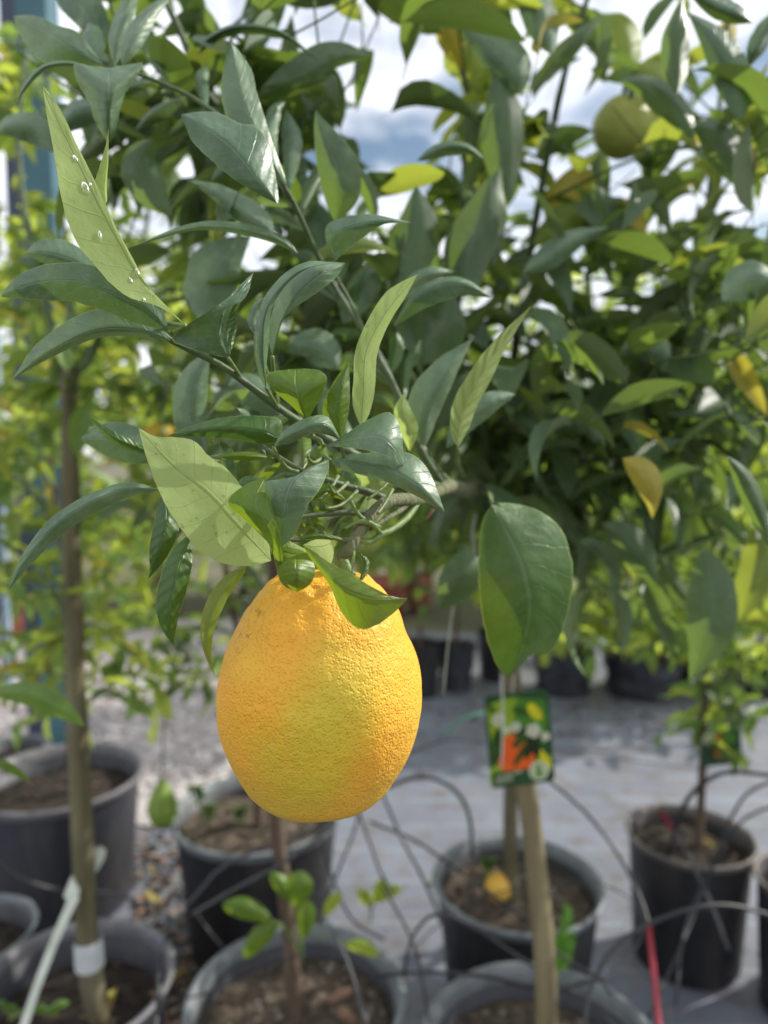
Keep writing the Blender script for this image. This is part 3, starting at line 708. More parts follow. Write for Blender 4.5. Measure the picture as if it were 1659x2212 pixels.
SL([(713, 994, .338), (763, 999, .328), (841, 1016, .320), (909, 1054, .318), (961, 1107, .325)], [(758, 981), (815, 978), (875, 976), (914, 1000), (938, 1042)], [(737, 1015), (789, 1028), (846, 1046), (909, 1077)], 34, 12, 'grey', pet=(700, 985, .345))
SL([(590, 966, .325), (614, 944, .318), (662, 921, .314), (704, 917, .318), (736, 949, .33)], [(612, 932), (659, 903), (706, 898), (722, 922)], [(633, 955), (670, 938), (700, 938)], 24, 10, 'grey', pet=[(603, 990, .33), (622, 1012, .336), (645, 1020, .338)])
SL([(604, 948, .345), (560, 930, .338), (470, 924, .338), (364, 941, .345)], [(596, 958), (554, 958), (508, 949), (435, 944)], [(609, 925), (601, 904), (549, 898), (487, 901), (424, 916)], 16, 22, 'deep')
hero['big'] = SL([(586, 1211, .302), (508, 1125, .294), (450, 1062, .291), (372, 1002, .292), (299, 924, .302)],
   [(549, 1222), (497, 1221), (450, 1203), (409, 1166), (372, 1114), (341, 1057), (315, 984)], [(575, 1150), (550, 1090), (513, 1039), (487, 1010), (450, 984), (424, 955), (388, 945), (336, 942)], -34, 40, 'pale', under=True)
SL([(607, 1182, .294), (612, 1110, .286), (626, 1050, .284), (660, 1015, .289), (711, 992, .298)], [(590, 1130), (575, 1075), (572, 1042), (600, 1036), (640, 1028), (680, 1005)], [(640, 1150), (664, 1093), (690, 1058), (708, 1020)], 24, 20, 'grey')
SL([(607, 1240, .292), (600, 1180, .285), (575, 1128, .282), (553, 1085, .285), (575, 1027, .297)], [(598, 1232), (585, 1182), (555, 1148), (520, 1115), (492, 1090), (508, 1062), (545, 1040)], [(611, 1190), (600, 1140), (582, 1100), (573, 1060)], 44, 8, 'lime')
SL([(640, 1186, .300), (640, 1215, .286), (640, 1250, .283), (641, 1279, .291)], [(668, 1197), (681, 1234), (668, 1264)], [(600, 1184), (596, 1222), (610, 1262)], 34, 34, 'lime')
SL([(668, 1198, .298), (648, 1188, .294), (620, 1183, .293), (597, 1183, .297)], [(650, 1200), (625, 1197)], [(662, 1188), (630, 1172), (612, 1172)], 4, 14, 'pale', under=True)
SL([(653, 1177, .288), (690, 1220, .278), (735, 1266, .272), (800, 1290, .274), (881, 1293, .284)], [(685, 1197), (716, 1218), (758, 1239), (799, 1265), (841, 1286)],
   [(670, 1205), (697, 1242), (714, 1268), (729, 1306), (752, 1341), (779, 1359), (808, 1353), (828, 1341), (857, 1318)], 14, 34, 'lime')
SL([(724, 1167, .312), (705, 1176, .300), (680, 1180, .292), (654, 1177, .289)], [(722, 1185), (714, 1219), (690, 1202)], [(705, 1166), (680, 1166)], 8, 16, 'pale', under=True)
SL([(1062, 1087, .43), (1094, 1147, .422), (1130, 1227, .415), (1145, 1310, .415), (1130, 1392, .42), (1102, 1462, .435)], [(1099, 1087), (1149, 1097), (1199, 1127), (1229, 1182), (1237, 1252), (1224, 1337), (1199, 1395), (1177, 1417), (1150, 1410), (1129, 1434)],
   [(1042, 1127), (1034, 1187), (1034, 1262), (1044, 1347), (1064, 1417), (1084, 1452)], 46, 24, 'deep', pet=[(1055, 1065, .5)], wave=1.4)
# left, lit and pale
LF([(228, 440, .318), (226, 400, .32), (232, 340, .322), (234, 271, .325)], 24, 5, 5, 10, 'pale', .22, under=True)
LF([(200, 155, .42), (155, 137, .41), (95, 145, .40), (52, 190, .40), (32, 235, .41)], 9, 6, 30, 10, 'dark')
LF([(248, 142, .44), (252, 80, .44), (275, 10, .45), (300, -50, .46)], 18, 26, 12, 12, 'grey')
LF([(264, 140, .43), (285, 90, .43), (315, 40, .44), (380, -25, .46)], 22, 26, 12, 12, 'grey')
LF([(240, 140, .46), (205, 120, .46), (190, 70, .47), (185, 62, .48)], 16, 30, 10, 10, 'dark', .5)
LF([(230, 90, .5), (200, 30, .5), (150, -20, .51), (100, -60, .52)], 45, 32, 20, 12, 'dark')
LF([(590, 505, .44), (540, 470, .44), (470, 420, .445), (400, 385, .45)], 22, 34, 12, 16, 'grey', .35)
LF([(645, 548, .375), (600, 520, .37), (520, 498, .368), (420, 492, .37), (278, 533, .38)], 9, 16, 18, 6, 'grey')
LF([(725, 478, .47), (735, 400, .46), (712, 320, .46), (676, 240, .47)], 42, 48, 14, 14, 'crown', .42)
LF([(428, 118, .52), (455, 80, .51), (520, 57, .51), (610, 72, .52), (690, 132, .54)], 7, 18, 10, 20, 'dark')
LF([(565, 190, .54), (640, 165, .54), (720, 125, .55), (802, 122, .56)], 42, 26, 15, 15, 'crown', .5)
LF([(550, 212, .56), (600, 190, .55), (660, 175, .55), (720, 168, .56)], 20, 26, 12, 14, 'crown')
LF([(540, 130, .6), (560, 60, .6), (590, 0, .6), (600, -60, .61)], 36, 36, 14, 14, 'crown')
# dark pair left
LF([(365, 716, .318), (312, 668, .312), (180, 610, .31), (70, 612, .315), (-6, 644, .325)], 46, 40, 18, 12, 'dark', .5, wave=.08, pet=(372, 724, .322))
LF([(369, 736, .326), (290, 712, .318), (200, 716, .312), (100, 765, .312), (28, 818, .318)], 17, 46, 26, 8, 'grey', .45)
LF([(215, 590, .37), (150, 560, .37), (95, 545, .37), (50, 548, .375)], 28, 36, 16, 16, 'grey', .45)
LF([(497, 768, .334), (494, 720, .34), (502, 670, .342), (525, 640, .34)], 22, 6, 10, 10, 'deep', .4)
LF([(565, 735, .338), (545, 700, .342), (552, 665, .344), (575, 640, .345)], 10, 20, 8, 8, 'grey', .5)
# centre small ones
LF([(737, 948, .332), (728, 900, .326), (735, 850, .326), (752, 783, .332)], 32, 26, 10, 18, 'lime', .45, pet=[(745, 990, .335), (775, 1018, .342)])
LF([(988, 966, .385), (1000, 890, .38), (1060, 775, .38), (1144, 662, .39)], 27, 25, -12, 26, 'palecor', .42, under=True, wave=.12)
LF([(915, 965, .43), (925, 890, .425), (965, 810, .425), (1023, 728, .435)], 52, 24, 10, 20, 'grey', .42)
LF([(965, 968, .47), (1010, 905, .47), (1060, 870, .47), (1118, 849, .48)], 30, 26, 14, 14, 'grey')
LF([(850, 705, .42), (905, 635, .41), (985, 608, .41), (1064, 640, .42)], 12, 38, 30, 10, 'dark', .5)
LF([(852, 670, .45), (890, 615, .45), (935, 590, .45), (980, 588, .46)], 18, 16, 8, 8, 'grey')
LF([(885, 975, .40), (882, 930, .395), (868, 890, .395), (872, 850, .40)], 20, 24, 8, 8, 'pale', .5, under=True)
LF([(330, 975, .345), (290, 965, .335), (240, 942, .33), (195, 901, .335)], 12, 13, 14, 4, 'deep', .5)
LF([(360, 995, .38), (300, 968, .375), (235, 950, .375), (175, 947, .38)], 40, 44, 18, 12, 'grey', .5)
LF([(595, 990, .345), (550, 985, .335), (500, 985, .33), (452, 990, .335)], 10, 8, 6, 10, 'lime', .5)
# the large pale leaf and the cluster over the fruit
LF([(560, 1100, .300), (540, 1065, .302), (535, 1045, .304), (560, 1032, .308)], 20, 22, 8, 8, 'deep', .5)
LF([(775, 1262, .32), (790, 1225, .325), (785, 1205, .328), (770, 1190, .33)], 6, 8, 4, 4, 'deep', .4)
LF([(345, 1058, .335), (260, 1058, .328), (140, 1118, .322), (62, 1200, .322), (17, 1277, .328)], 26, 18, 16, 10, 'grey', .45, wave=.04)
LF([(353, 1062, .325), (360, 1120, .315), (342, 1190, .312), (325, 1248, .318)], 30, 26, 16, 10, 'deep', .42)
LF([(408, 1156, .315), (385, 1230, .305), (365, 1320, .302), (371, 1397, .308)], 30, 34, 18, 8, 'deep', .45)
LF([(532, 1222, .318), (482, 1272, .312), (452, 1335, .310), (447, 1400, .312), (464, 1463, .318)], 20, 18, 14, 10, 'olive', .35)
LF([(745, 1168, .32), (700, 1160, .316), (660, 1163, .316), (622, 1168, .318)], 6, 7, 8, 4, 'deep', .5)
LF([(748, 1080, .335), (710, 1060, .333), (680, 1070, .333), (655, 1085, .335)], 14, 10, 10, 8, 'lime', .5)
LF([(800, 1075, .36), (820, 1055, .362), (800, 1020, .365), (750, 1000, .37)], 36, 30, 10, 14, 'pale', .5, under=True)
LF([(770, 1150, .40), (790, 1110, .40), (800, 1060, .41), (790, 1000, .42)], 40, 40, 14, 14, 'pale', .5, under=True)
# large dark leaf on the right and the one behind
LF([(1008, 1178, .56), (1000, 1230, .55), (975, 1275, .55), (950, 1320, .56)], 46, 40, 20, 20, 'crown')
random.seed(77)
def spray(path, n, ln, w, side, mats, d_off=.0, t0=.15, t1=1.0, droop=.5):
    c = catmull(path, 40)
    for i in range(n):
        t = t0 + (t1 - t0) * (i + random.random() * .6) / n; k_ = min(39, int(t * 40)); x, y, d = c[k_]; x2, y2, _ = c[k_ + 1]
        a = math.atan2(y2 - y, x2 - x) + side * (1 if i % 2 else -1) * random.uniform(.4, 1.1); L_ = random.uniform(*ln) * .36 / d
        ex, ey = x + math.cos(a) * L_, y + math.sin(a) * L_ + droop * L_ * random.uniform(-.3, .6)
        mx_, my_ = (x + ex) / 2 + random.uniform(-.1, .1) * L_, (y + ey) / 2 - random.uniform(.02, .16) * L_
        if ((ex - 690) / 250) ** 2 + ((ey - 1500) / 270) ** 2 < 1: continue
        if any(((ex - hx) / rx) ** 2 + ((ey - hy) / ry) ** 2 < 1.2 for hx, hy, rx, ry in HOLES): continue
        wd = random.uniform(*w) * .36 / d; f = random.uniform(.35, 1)
        dd = d + d_off + random.uniform(0, .03)
        sight_leaf(tree, [(x, y, d), (mx_, my_, dd - .01), ((mx_ + ex) / 2 + random.uniform(-.05, .05) * L_, (my_ + ey) / 2 - .03 * L_, dd), (ex, ey, dd + random.uniform(-.005, .02))], wd * f, wd * (1.35 - f), random.uniform(2, 30), random.uniform(2, 30), random.choice(mats), random.uniform(.36, .5), nv=16, nu=2, wave=.08)
G_ = ['grey', 'dark', 'grey', 'crown', 'dark', 'deep']
spray([(900, 1040, .44), (740, 968, .42), (650, 913, .40), (525, 823, .39)], 9, (90, 170), (18, 34), 1, G_, .02)
spray([(850, 1075, .36), (745, 1050, .352), (640, 1010, .35), (500, 960, .352)], 9, (70, 130), (14, 26), 1, ['deep', 'dark', 'grey', 'lime'], .012)
spray([(800, 1110, .352), (700, 1120, .345), (610, 1130, .335)], 7, (50, 95), (10, 20), 1, ['deep', 'lime', 'dark'], .006)
spray([(770, 1160, .345), (700, 1165, .335), (640, 1170, .33)], 4, (45, 80), (9, 15), 1, ['deep', 'lime', 'pale'], .004)
spray([(900, 940, .47), (862, 860, .47), (815, 760, .48), (735, 640, .49), (690, 560, .48)], 12, (110, 200), (22, 40), 1, G_, .03)
spray([(690, 560, .47), (640, 450, .45), (600, 380, .44), (560, 300, .44)], 8, (120, 210), (24, 42), 1, G_, .04)
spray([(590, 1095, .335), (480, 1065, .34), (400, 1065, .345)], 5, (70, 130), (14, 24), 1, ['deep', 'dark'], .01)
spray([(625, 425, .44), (560, 330, .46), (430, 220, .47), (300, 160, .46)], 9, (130, 230), (26, 44), 1, G_, .04)
# second line of leaves, softly out of focus
mids = [([(445, 985, .43), (418, 900, .425), (425, 820, .425), (455, 755, .43)], 46, 30, 'grey'), ([(610, 905, .44), (560, 850, .435), (520, 830, .44), (490, 835, .44)], 40, 30, 'grey'),
        ([(430, 690, .52), (450, 620, .52), (480, 560, .52), (540, 510, .53)], 60, 60, 'grey'), ([(730, 800, .5), (700, 760, .5), (660, 745, .5), (620, 760, .5)], 36, 40, 'grey'),
        ([(850, 640, .55), (880, 560, .55), (900, 480, .55), (900, 400, .56)], 50, 56, 'crown'), ([(1020, 640, .6), (1010, 560, .6), (1040, 470, .6), (1060, 380, .6)], 56, 50, 'crown'),
        ([(900, 790, .6), (930, 730, .6), (960, 690, .6), (970, 620, .6)], 60, 60, 'crown'), ([(1120, 205, .66), (1100, 150, .65), (1050, 90, .65), (980, 42, .66)], 40, 56, 'grey'),
        ([(1095, 440, .66), (1085, 330, .65), (1085, 230, .65), (1070, 140, .66)], 46, 46, 'crown'), ([(1192, 118, .66), (1170, 60, .66), (1150, 0, .66), (1140, -50, .67)], 36, 42, 'grey'),
        ([(1160, 190, .68), (1200, 130, .68), (1250, 80, .68), (1302, 30, .69)], 20, 26, 'crown'), ([(1462, 205, .6), (1458, 140, .6), (1462, 70, .6), (1472, -8, .61)], 34, 32, 'crown'),
        ([(1600, 260, .6), (1585, 180, .6), (1550, 100, .6), (1485, 22, .61)], 42, 46, 'dark'), ([(1500, 300, .62), (1460, 240, .62), (1400, 190, .62), (1335, 172, .63)], 34, 34, 'crown'),
        ([(1595, 405, .64), (1570, 340, .64), (1535, 290, .64), (1490, 268, .65)], 40, 44, 'crown'), ([(900, 347, .5), (950, 322, .5), (1000, 318, .5), (1052, 346, .51)], 14, 20, 'dark'),
        ([(1065, 575, .62), (1050, 500, .62), (1055, 430, .62), (1078, 365, .63)], 40, 46, 'crown'), ([(1345, 530, .7), (1320, 480, .7), (1295, 440, .7), (1290, 400, .71)], 40, 50, 'crown'),
        ([(1480, -30, .55), (1540, 15, .55), (1590, 35, .55), (1630, 48, .56)], 32, 22, 'dark'), ([(1680, 20, .55), (1650, 70, .55), (1630, 110, .55), (1618, 145, .56)], 22, 22, 'dark'),
        ([(1130, 590, .62), (1180, 560, .62), (1240, 520, .62), (1320, 490, .63)], 30, 26, 'grey'), ([(1160, 780, .72), (1210, 750, .7), (1270, 748, .7), (1330, 765, .71)], 20, 34, 'grey'),
        ([(1340, 760, .66), (1390, 740, .65), (1430, 760, .65), (1435, 805, .66)], 26, 40, 'grey'), ([(1210, 900, .7), (1250, 905, .7), (1275, 925, .7), (1290, 960, .71)], 20, 20, 'grey'),
        ([(1560, 650, .6), (1600, 610, .6), (1640, 600, .6), (1690, 615, .61)], 40, 50, 'grey'), ([(1345, 990, .56), (1385, 1020, .55), (1405, 1060, .55), (1412, 1118, .56)], 34, 30, 'yellow'),
        ([(1520, 1180, .66), (1540, 1280, .65), (1530, 1380, .65), (1490, 1470, .66)], 56, 60, 'crown'), ([(1640, 1130, .7), (1640, 1200, .7), (1620, 1280, .7), (1590, 1350, .71)], 40, 40, 'olive'),
        ([(1300, 1130, .7), (1350, 1160, .7), (1390, 1210, .7), (1420, 1270, .71)], 36, 40, 'crown'), ([(1570, 985, .5), (1610, 1040, .5), (1640, 1110, .5), (1665, 1190, .51)], 22, 26, 'crown'),
        ([(1310, 520, .74), (1240, 470, .74), (1190, 500, .74), (1150, 530, .75)], 50, 34, 'olive'), ([(1300, 380, .8), (1250, 400, .8), (1210, 450, .8), (1180, 525, .81)], 44, 44, 'yellow'),
        ([(1330, 170, .85), (1345, 120, .85), (1335, 60, .85), (1300, 30, .86)], 40, 44, 'olive'), ([(1395, 520, .8), (1370, 490, .8), (1345, 450, .8), (1330, 430, .81)], 30, 34, 'yellow'),
        ([(1560, 120, .85), (1560, 90, .85), (1575, 60, .85), (1590, 30, .86)], 24, 24, 'yellow'), ([(1630, 400, .8), (1625, 360, .8), (1618, 330, .8), (1610, 300, .81)], 24, 30, 'yellow'),
        ([(980, 60, .8), (1000, 110, .8), (1020, 160, .8), (1010, 220, .81)], 50, 50, 'olive'), ([(1050, -30, .85), (1000, 20, .85), (960, 50, .85), (930, 30, .86)], 50, 50, 'olive'),
        ([(740, 700, .55), (770, 650, .55), (800, 600, .55), (820, 540, .56)], 36, 30, 'grey'), ([(330, 300, .5), (300, 350, .5), (330, 420, .5), (370, 470, .5)], 44, 40, 'crown'),
        ([(250, 250, .5), (190, 240, .5), (150, 260, .5), (110, 300, .51)], 34, 30, 'dark'), ([(120, 330, .52), (80, 280, .52), (30, 270, .52), (-20, 290, .53)], 36, 30, 'grey')]
for pts, a, b, mt in mids:
    sight_leaf(tree, pts, a, b, 18, 22, mt, .45, nv=14, nu=2, wave=.1)
# water drops on the lit leaf
def drop(parent, px, py, d, rx, ry, rot=0):
    V = []; F = []; k = 12; rows = 4; cq = math.cos(rot); sq = math.sin(rot)
    for i in range(rows):
        a = i / rows * math.pi / 2
        for j in range(k):
            an = 2 * math.pi * j / k; x = rx * math.cos(a) * math.cos(an); y = ry * math.cos(a) * math.sin(an)
            V.append(P(px + x * cq - y * sq, py + x * sq + y * cq, d + .0002 - .0010 * math.sin(a)))
    V.append(P(px, py, d - .0009)); 
    for i in range(rows - 1):
        for j in range(k): F.append((i * k + j, i * k + (j + 1) % k, (i + 1) * k + (j + 1) % k, (i + 1) * k + j))
    for j in range(k): F.append(((rows - 1) * k + j, (rows - 1) * k + (j + 1) % k, rows * k))
    mb = MB(); mb.add(V, F)
    o = mb.build('water_drop', M['water'], None, origin=(0, 0, 0)); o.parent = parent; o.location = -Vector(tree.location)
wm, wn, wo_ = newmat('water'); gb = nd(wn, 'BsdfPrincipled'); gb.inputs['Base Color'].default_value = (.9, .95, .85, 1); gb.inputs['Roughness'].default_value = .12; gb.inputs['Transmission Weight'].default_value = .95; gb.inputs['IOR'].default_value = 1.33
wn.links.new(gb.outputs[0], wo_.inputs[0]); M['water'] = wm
LV = [proj(v.co + Vector(tree.location)) for v in hero['long'].data.vertices]
def on_leaf(px, py): return min(LV, key=lambda q: (q[0] - px) ** 2 + (q[1] - py) ** 2)[2]
for px, py, rx, ry, ro in ((162, 343, 5, 11, -.5), (183, 408, 9, 17, -.3), (194, 400, 4, 7, 0), (215, 512, 5, 15, -.1), (296, 590, 5, 12, -.3), (282, 606, 4, 9, -.4), (310, 648, 4, 6, 0)):
    drop(hero['long'], px, py, on_leaf(px, py), rx, ry, ro)

# crown: limbs and sprays
limbs = [[P(1075, 1050, .975), P(1120, 700, .88), P(1180, 350, .80), P(1230, 120, .74), P(1310, -120, .7)],
         [P(1062, 1010, .972), P(900, 800, .86), P(700, 500, .76), P(480, 250, .66), P(380, 50, .62), P(300, -120, .6)],
         [P(1068, 1030, .974), P(1300, 900, .95), P(1490, 600, .90), P(1545, 300, .86), P(1580, -50, .82)],
         [P(1070, 1060, .976), P(1250, 1000, .95), P(1450, 960, .92), P(1640, 900, .9)],
         [P(960, 880, .9), P(990, 650, .85), P(1000, 450, .8), P(1010, 200, .78)]]
for l in limbs:
    mb = MB(); tube(mb, l, .0062, .0022, n=30, k=8, knob=.2); mb.build('branch', M['twig'], tree)
sites3 = sites_in(780, 1300, -80, 400, .66, .98, 19) + sites_in(1250, 1720, -80, 520, .66, 1.0, 16)
sites = (sites_in(230, 760, -60, 470, .55, .85, 40) + sites_in(1250, 1720, -80, 470, .62, 1.0, 10)
         + sites_in(930, 1720, 420, 960, .62, 1.15, 88) + sites_in(420, 940, 430, 960, .58, .95, 32) + sites_in(1000, 1330, 900, 1200, .75, 1.1, 20) + sites_in(1240, 1700, 940, 1300, .7, 1.1, 22) + sites_in(640, 780, 150, 420, .6, .85, 10))
sites2 = sites_in(950, 1600, 520, 1060, .8, 1.15, 46)
nl = grow(tree, limbs, sites + sites2, (.065, .10), (('crown', 8), ('grey', 1.6), ('dark', 2), ('olive', .9), ('yellow', .03)), per=5, cap=230)
grow(tree, [l[:] for l in limbs[:1] + limbs[2:3] + limbs[4:]], sites3, (.07, .11), (('crown', 3), ('olive', 5), ('grey', 1.5), ('yellow', .12)), per=5, cap=60)
print('main leaves', nl)

# ================================================================== THE FRUIT
def fruitmat():
    m, n, o = newmat('citrus_peel')
    b = nd(n, 'BsdfPrincipled'); n.links.new(b.outputs[0], o.inputs[0])
    tc = nd(n, 'TexCoord'); ob = tc.outputs['Object']
    def noi(s, det=4, ro=.5, dist=0):
        x = nd(n, 'TexNoise'); x.inputs['Scale'].default_value = s; x.inputs['Detail'].default_value = det; x.inputs['Roughness'].default_value = ro; x.inputs['Distortion'].default_value = dist
        n.links.new(ob, x.inputs['Vector']); return x.outputs[0]
    sp = nd(n, 'SeparateXYZ'); n.links.new(ob, sp.inputs[0]); X, Y, Z = sp.outputs
    # ripening: greener blotch across the front, deeper orange shoulders
    dx = mth(n, 'DIVIDE', mth(n, 'ADD', X, mth(n, 'MULTIPLY_ADD', Z, -.35, -.004)), .018); dz = mth(n, 'DIVIDE', mth(n, 'ADD', Z, .006), .030)
    g = mth(n, 'SUBTRACT', 1.0, mth(n, 'ADD', mth(n, 'MULTIPLY', dx, dx), mth(n, 'MULTIPLY', dz, dz)))
    g = mth(n, 'ADD', g, mth(n, 'MULTIPLY_ADD', noi(45, 5), 2.6, -1.3))
    green = ramp(n, g, -1.3, 1.2) if False else None
    mr = nd(n, 'MapRange'); mr.inputs[1].default_value = -1.9; mr.inputs[2].default_value = 1.3; mr.interpolation_type = 'SMOOTHSTEP'; n.links.new(g, mr.inputs[0])
    orange = mixc(n, ramp(n, noi(30, 4), .38, .62), (.80, .39, .030), (.77, .43, .038))
    c = mixc(n, mth(n, 'MULTIPLY', mr.outputs[0], .75), orange, (.55, .49, .045))
    low = nd(n, 'MapRange'); low.inputs[1].default_value = -.02; low.inputs[2].default_value = -.055; n.links.new(Z, low.inputs[0])
    c = mixc(n, mth(n, 'MULTIPLY', low.outputs[0], .55), c, (.62, .43, .045))
    # oil glands
    vo = nd(n, 'TexVoronoi'); vo.inputs['Scale'].default_value = 700; vo.feature = 'SMOOTH_F1'; vo.inputs['Smoothness'].default_value = .4
    wv = nd(n, 'Mix', data_type='VECTOR') if False else None
    n.links.new(ob, vo.inputs['Vector'])
    pit = ramp(n, vo.outputs['Distance'], .05, .45)
    c = mixc(n, mth(n, 'MULTIPLY', mth(n, 'SUBTRACT', 1.0, pit), .15), c, (.85, .27, .01))
    # scattered dark specks
    spn = nd(n, 'TexVoronoi'); spn.inputs['Scale'].default_value = 85; n.links.new(ob, spn.inputs['Vector'])
    sw = nd(n, 'SeparateColor'); n.links.new(spn.outputs['Color'], sw.inputs[0])
    speck = mth(n, 'MULTIPLY', mth(n, 'LESS_THAN', spn.outputs['Distance'], .045), mth(n, 'GREATER_THAN', sw.outputs[0], .72))
    c = mixc(n, mth(n, 'MULTIPLY', speck, .85), c, (.04, .02, .01))
    # sooty mark on the shoulder
    so = mth(n, 'MULTIPLY', ramp(n, noi(260, 8, .8), .52, .66), 1.0)
    sm = nd(n, 'VectorMath', operation='DISTANCE'); n.links.new(ob, sm.inputs[0]); sm.inputs[1].default_value = (-.031, -.020, .037)
    sm2 = nd(n, 'MapRange'); sm2.inputs[1].default_value = .022; sm2.inputs[2].default_value = .004; n.links.new(sm.outputs['Value'], sm2.inputs[0])
    c = mixc(n, mth(n, 'MULTIPLY', mth(n, 'MULTIPLY', so, sm2.outputs[0]), .8), c, (.09, .06, .03))
    n.links.new(c, b.inputs['Base Color'])
    b.inputs['Roughness'].default_value = .5; b.inputs['Specular IOR Level'].default_value = .34
    b.inputs['Subsurface Weight'].default_value = .25; b.inputs['Subsurface Radius'].default_value = (.006, .003, .001); b.inputs['Subsurface Scale'].default_value = 1.0
    h = mth(n, 'ADD', mth(n, 'MULTIPLY', pit, .9), mth(n, 'MULTIPLY', noi(330, 2, .4, .8), 1.5))
    h = mth(n, 'ADD', h, mth(n, 'MULTIPLY', noi(130, 3), .9))
    bp = nd(n, 'Bump'); bp.inputs['Strength'].default_value = .55; bp.inputs['Distance'].default_value = .0010
    n.links.new(h, bp.inputs['Height']); n.links.new(bp.outputs[0], b.inputs['Normal'])
    return m
M['peel'] = fruitmat()
DF = .333
rows = [(1236, 716, 22), (1240, 702, 60), (1247, 699, 88), (1257, 697, 107), (1283, 696, 137), (1321, 694, 167), (1365, 692, 187), (1405, 691, 204), (1455, 691, 216), (1492, 690, 221), (1535, 690, 220), (1590, 689, 211), (1640, 689, 195), (1684, 688, 173), (1722, 687, 147), (1750, 686, 106), (1763, 685, 66), (1768, 685, 26), (1769, 685, 4)]
cf = P(690, 1500, DF)
fr = thing('citrus_fruit', cf, 'large pebbly yellow-orange citrus fruit with a green blush hanging in front', 'fruit')
cs = catmull([(r[0], r[1], r[2]) for r in rows], 260)
V = []; F = []; k = 320
pxm = DF / FP
ax = Vector((0, 1, 0))
for i, (y, x, r) in enumerate(cs):
    y = y - 16 * max(0, (y - 1380) / 387) - 2; x += 1.5
    ctr = P(x, y, DF); rr = max(r, .5) * pxm * .99
    for j in range(k):
        a = 2 * math.pi * j / k
        q = Vector((rr * math.cos(a), rr * math.sin(a), 0))
        p = ctr + q; p.y = cf.y + (ctr.y - cf.y) * 0 + q.y
        t = (y - 1236) / 531
        nq = (q + Vector((0, 0, (p - cf).z * .7))).normalized()
        loc = p - cf
        dsp = .0009 * noise.noise(loc * 45) + .0002 * noise.noise(loc * 130)
        if t < .22:
            f = (1 - t / .22)
            dsp += f * (.0011 * math.sin(a * 9 + 3 * noise.noise(loc * 60)) * (1 if t > .02 else 0) + .0012 * noise.noise(loc * 160))
        p2 = p + nq * dsp
        V.append(p2)
for i in range(len(cs) - 1):
    for j in range(k): F.append((i * k + j, i * k + (j + 1) % k, (i + 1) * k + (j + 1) % k, (i + 1) * k + j)[::-1])
# crinkled relief of the peel, as real geometry
Va = np.array([tuple(v) for v in V]); nrm = Va - np.array(cf); nrm[:, 2] *= .72; nrm /= np.linalg.norm(nrm, axis=1)[:, None]
q = [(Vector(v) - cf) for v in V]
dd = np.array([.00016 * abs(noise.noise(a * 230)) for a in q])
Va = Va + nrm * dd[:, None]
F.append(tuple(range(k))); F.append(tuple((len(cs) - 1) * k + j for j in range(k))[::-1])
mb = MB(); mb.add(Va.tolist(), F); mb.build('peel', M['peel'], fr)
mb = MB(); ce = P(757, 1243, .3285)
for j in range(5):
    a = j * 1.2566; tube(mb, [ce + Vector((0, 0, .002)), ce + Vector((math.cos(a) * .0022, math.sin(a) * .0022, .0002)), ce + Vector((math.cos(a) * .004, math.sin(a) * .004, -.0018))], .0012, .0006, n=5, k=6)
mb.build('calyx', M['stem'], fr)

def small_fruit(px, py, d, rpx, mat, label, squash=.95, name='citrus_fruit', cat='fruit', pear=0., calyx=True, stalk=None, z=None):
    c = P(px, py, d) if z is None else z
    r = rpx / FP * d
    t = thing(name, c, label, cat)
    V = []; F = []; k = 40; n = 28
    for i in range(n + 1):
        ph = math.pi * i / n
        for j in range(k):
            a = 2 * math.pi * j / k; zz = math.cos(ph) * squash; rr = math.sin(ph) * (1 - min(.8, pear * .55) * max(0, zz / squash) ** 1.3)
            q = Vector((rr * math.cos(a), rr * math.sin(a), zz + pear * .35 * max(0, zz)))
            q *= 1 + .02 * noise.noise(q * 3)
            V.append(c + q * r)
    for i in range(n):
        for j in range(k): F.append((i * k + j, (i + 1) * k + j, (i + 1) * k + (j + 1) % k, i * k + (j + 1) % k))
    mb = MB(); mb.add(V, F); mb.build('peel', M[mat], t)
    if calyx:
        mb = MB(); tp = c + Vector((0, 0, r * (squash + pear * .35)))
        tube(mb, [tp - Vector((0, 0, .002)), tp + Vector((.001, 0, .01)), stalk or tp + Vector((.004, 0, .03))], r * .09, r * .06, n=6, k=7)
        mb.build('stalk', M['stem'], t)
    return t
M['peelgreen'] = simple('green_yellow_peel', (.46, .48, .13), (.38, .41, .09), 30, .45, .6, 420)
M['peelyellow'] = simple('yellow_peel', (.62, .40, .03), (.50, .36, .04), 20, .45, .6, 420)
M['peelfallen'] = simple('fallen_fruit_peel', (.84, .46, .05), (.82, .50, .09), 12, .45, .5, 420)
small_fruit(1345, 275, .84, 64, 'peelgreen', 'round greenish-yellow citrus fruit high in the blurred crown', .98)
small_fruit(1412, 305, .92, 50, 'peelgreen', 'greenish citrus fruit tucked just behind the rounder one in the crown', .98)
small_fruit(345, 945, 1.15, 36, 'peelyellow', 'yellow citrus fruit half hidden behind grey-green leaves over the small tree')
small_fruit(1078, 1905, 1.40, 28, 'peelfallen', 'fallen orange-yellow fruit lying on the soil against the trunk', 1.12, calyx=False, z=Vector((P(1076, 1900, 1.40).x, P(1076, 1900, 1.40).y, POTS['G'][2] + .036)))

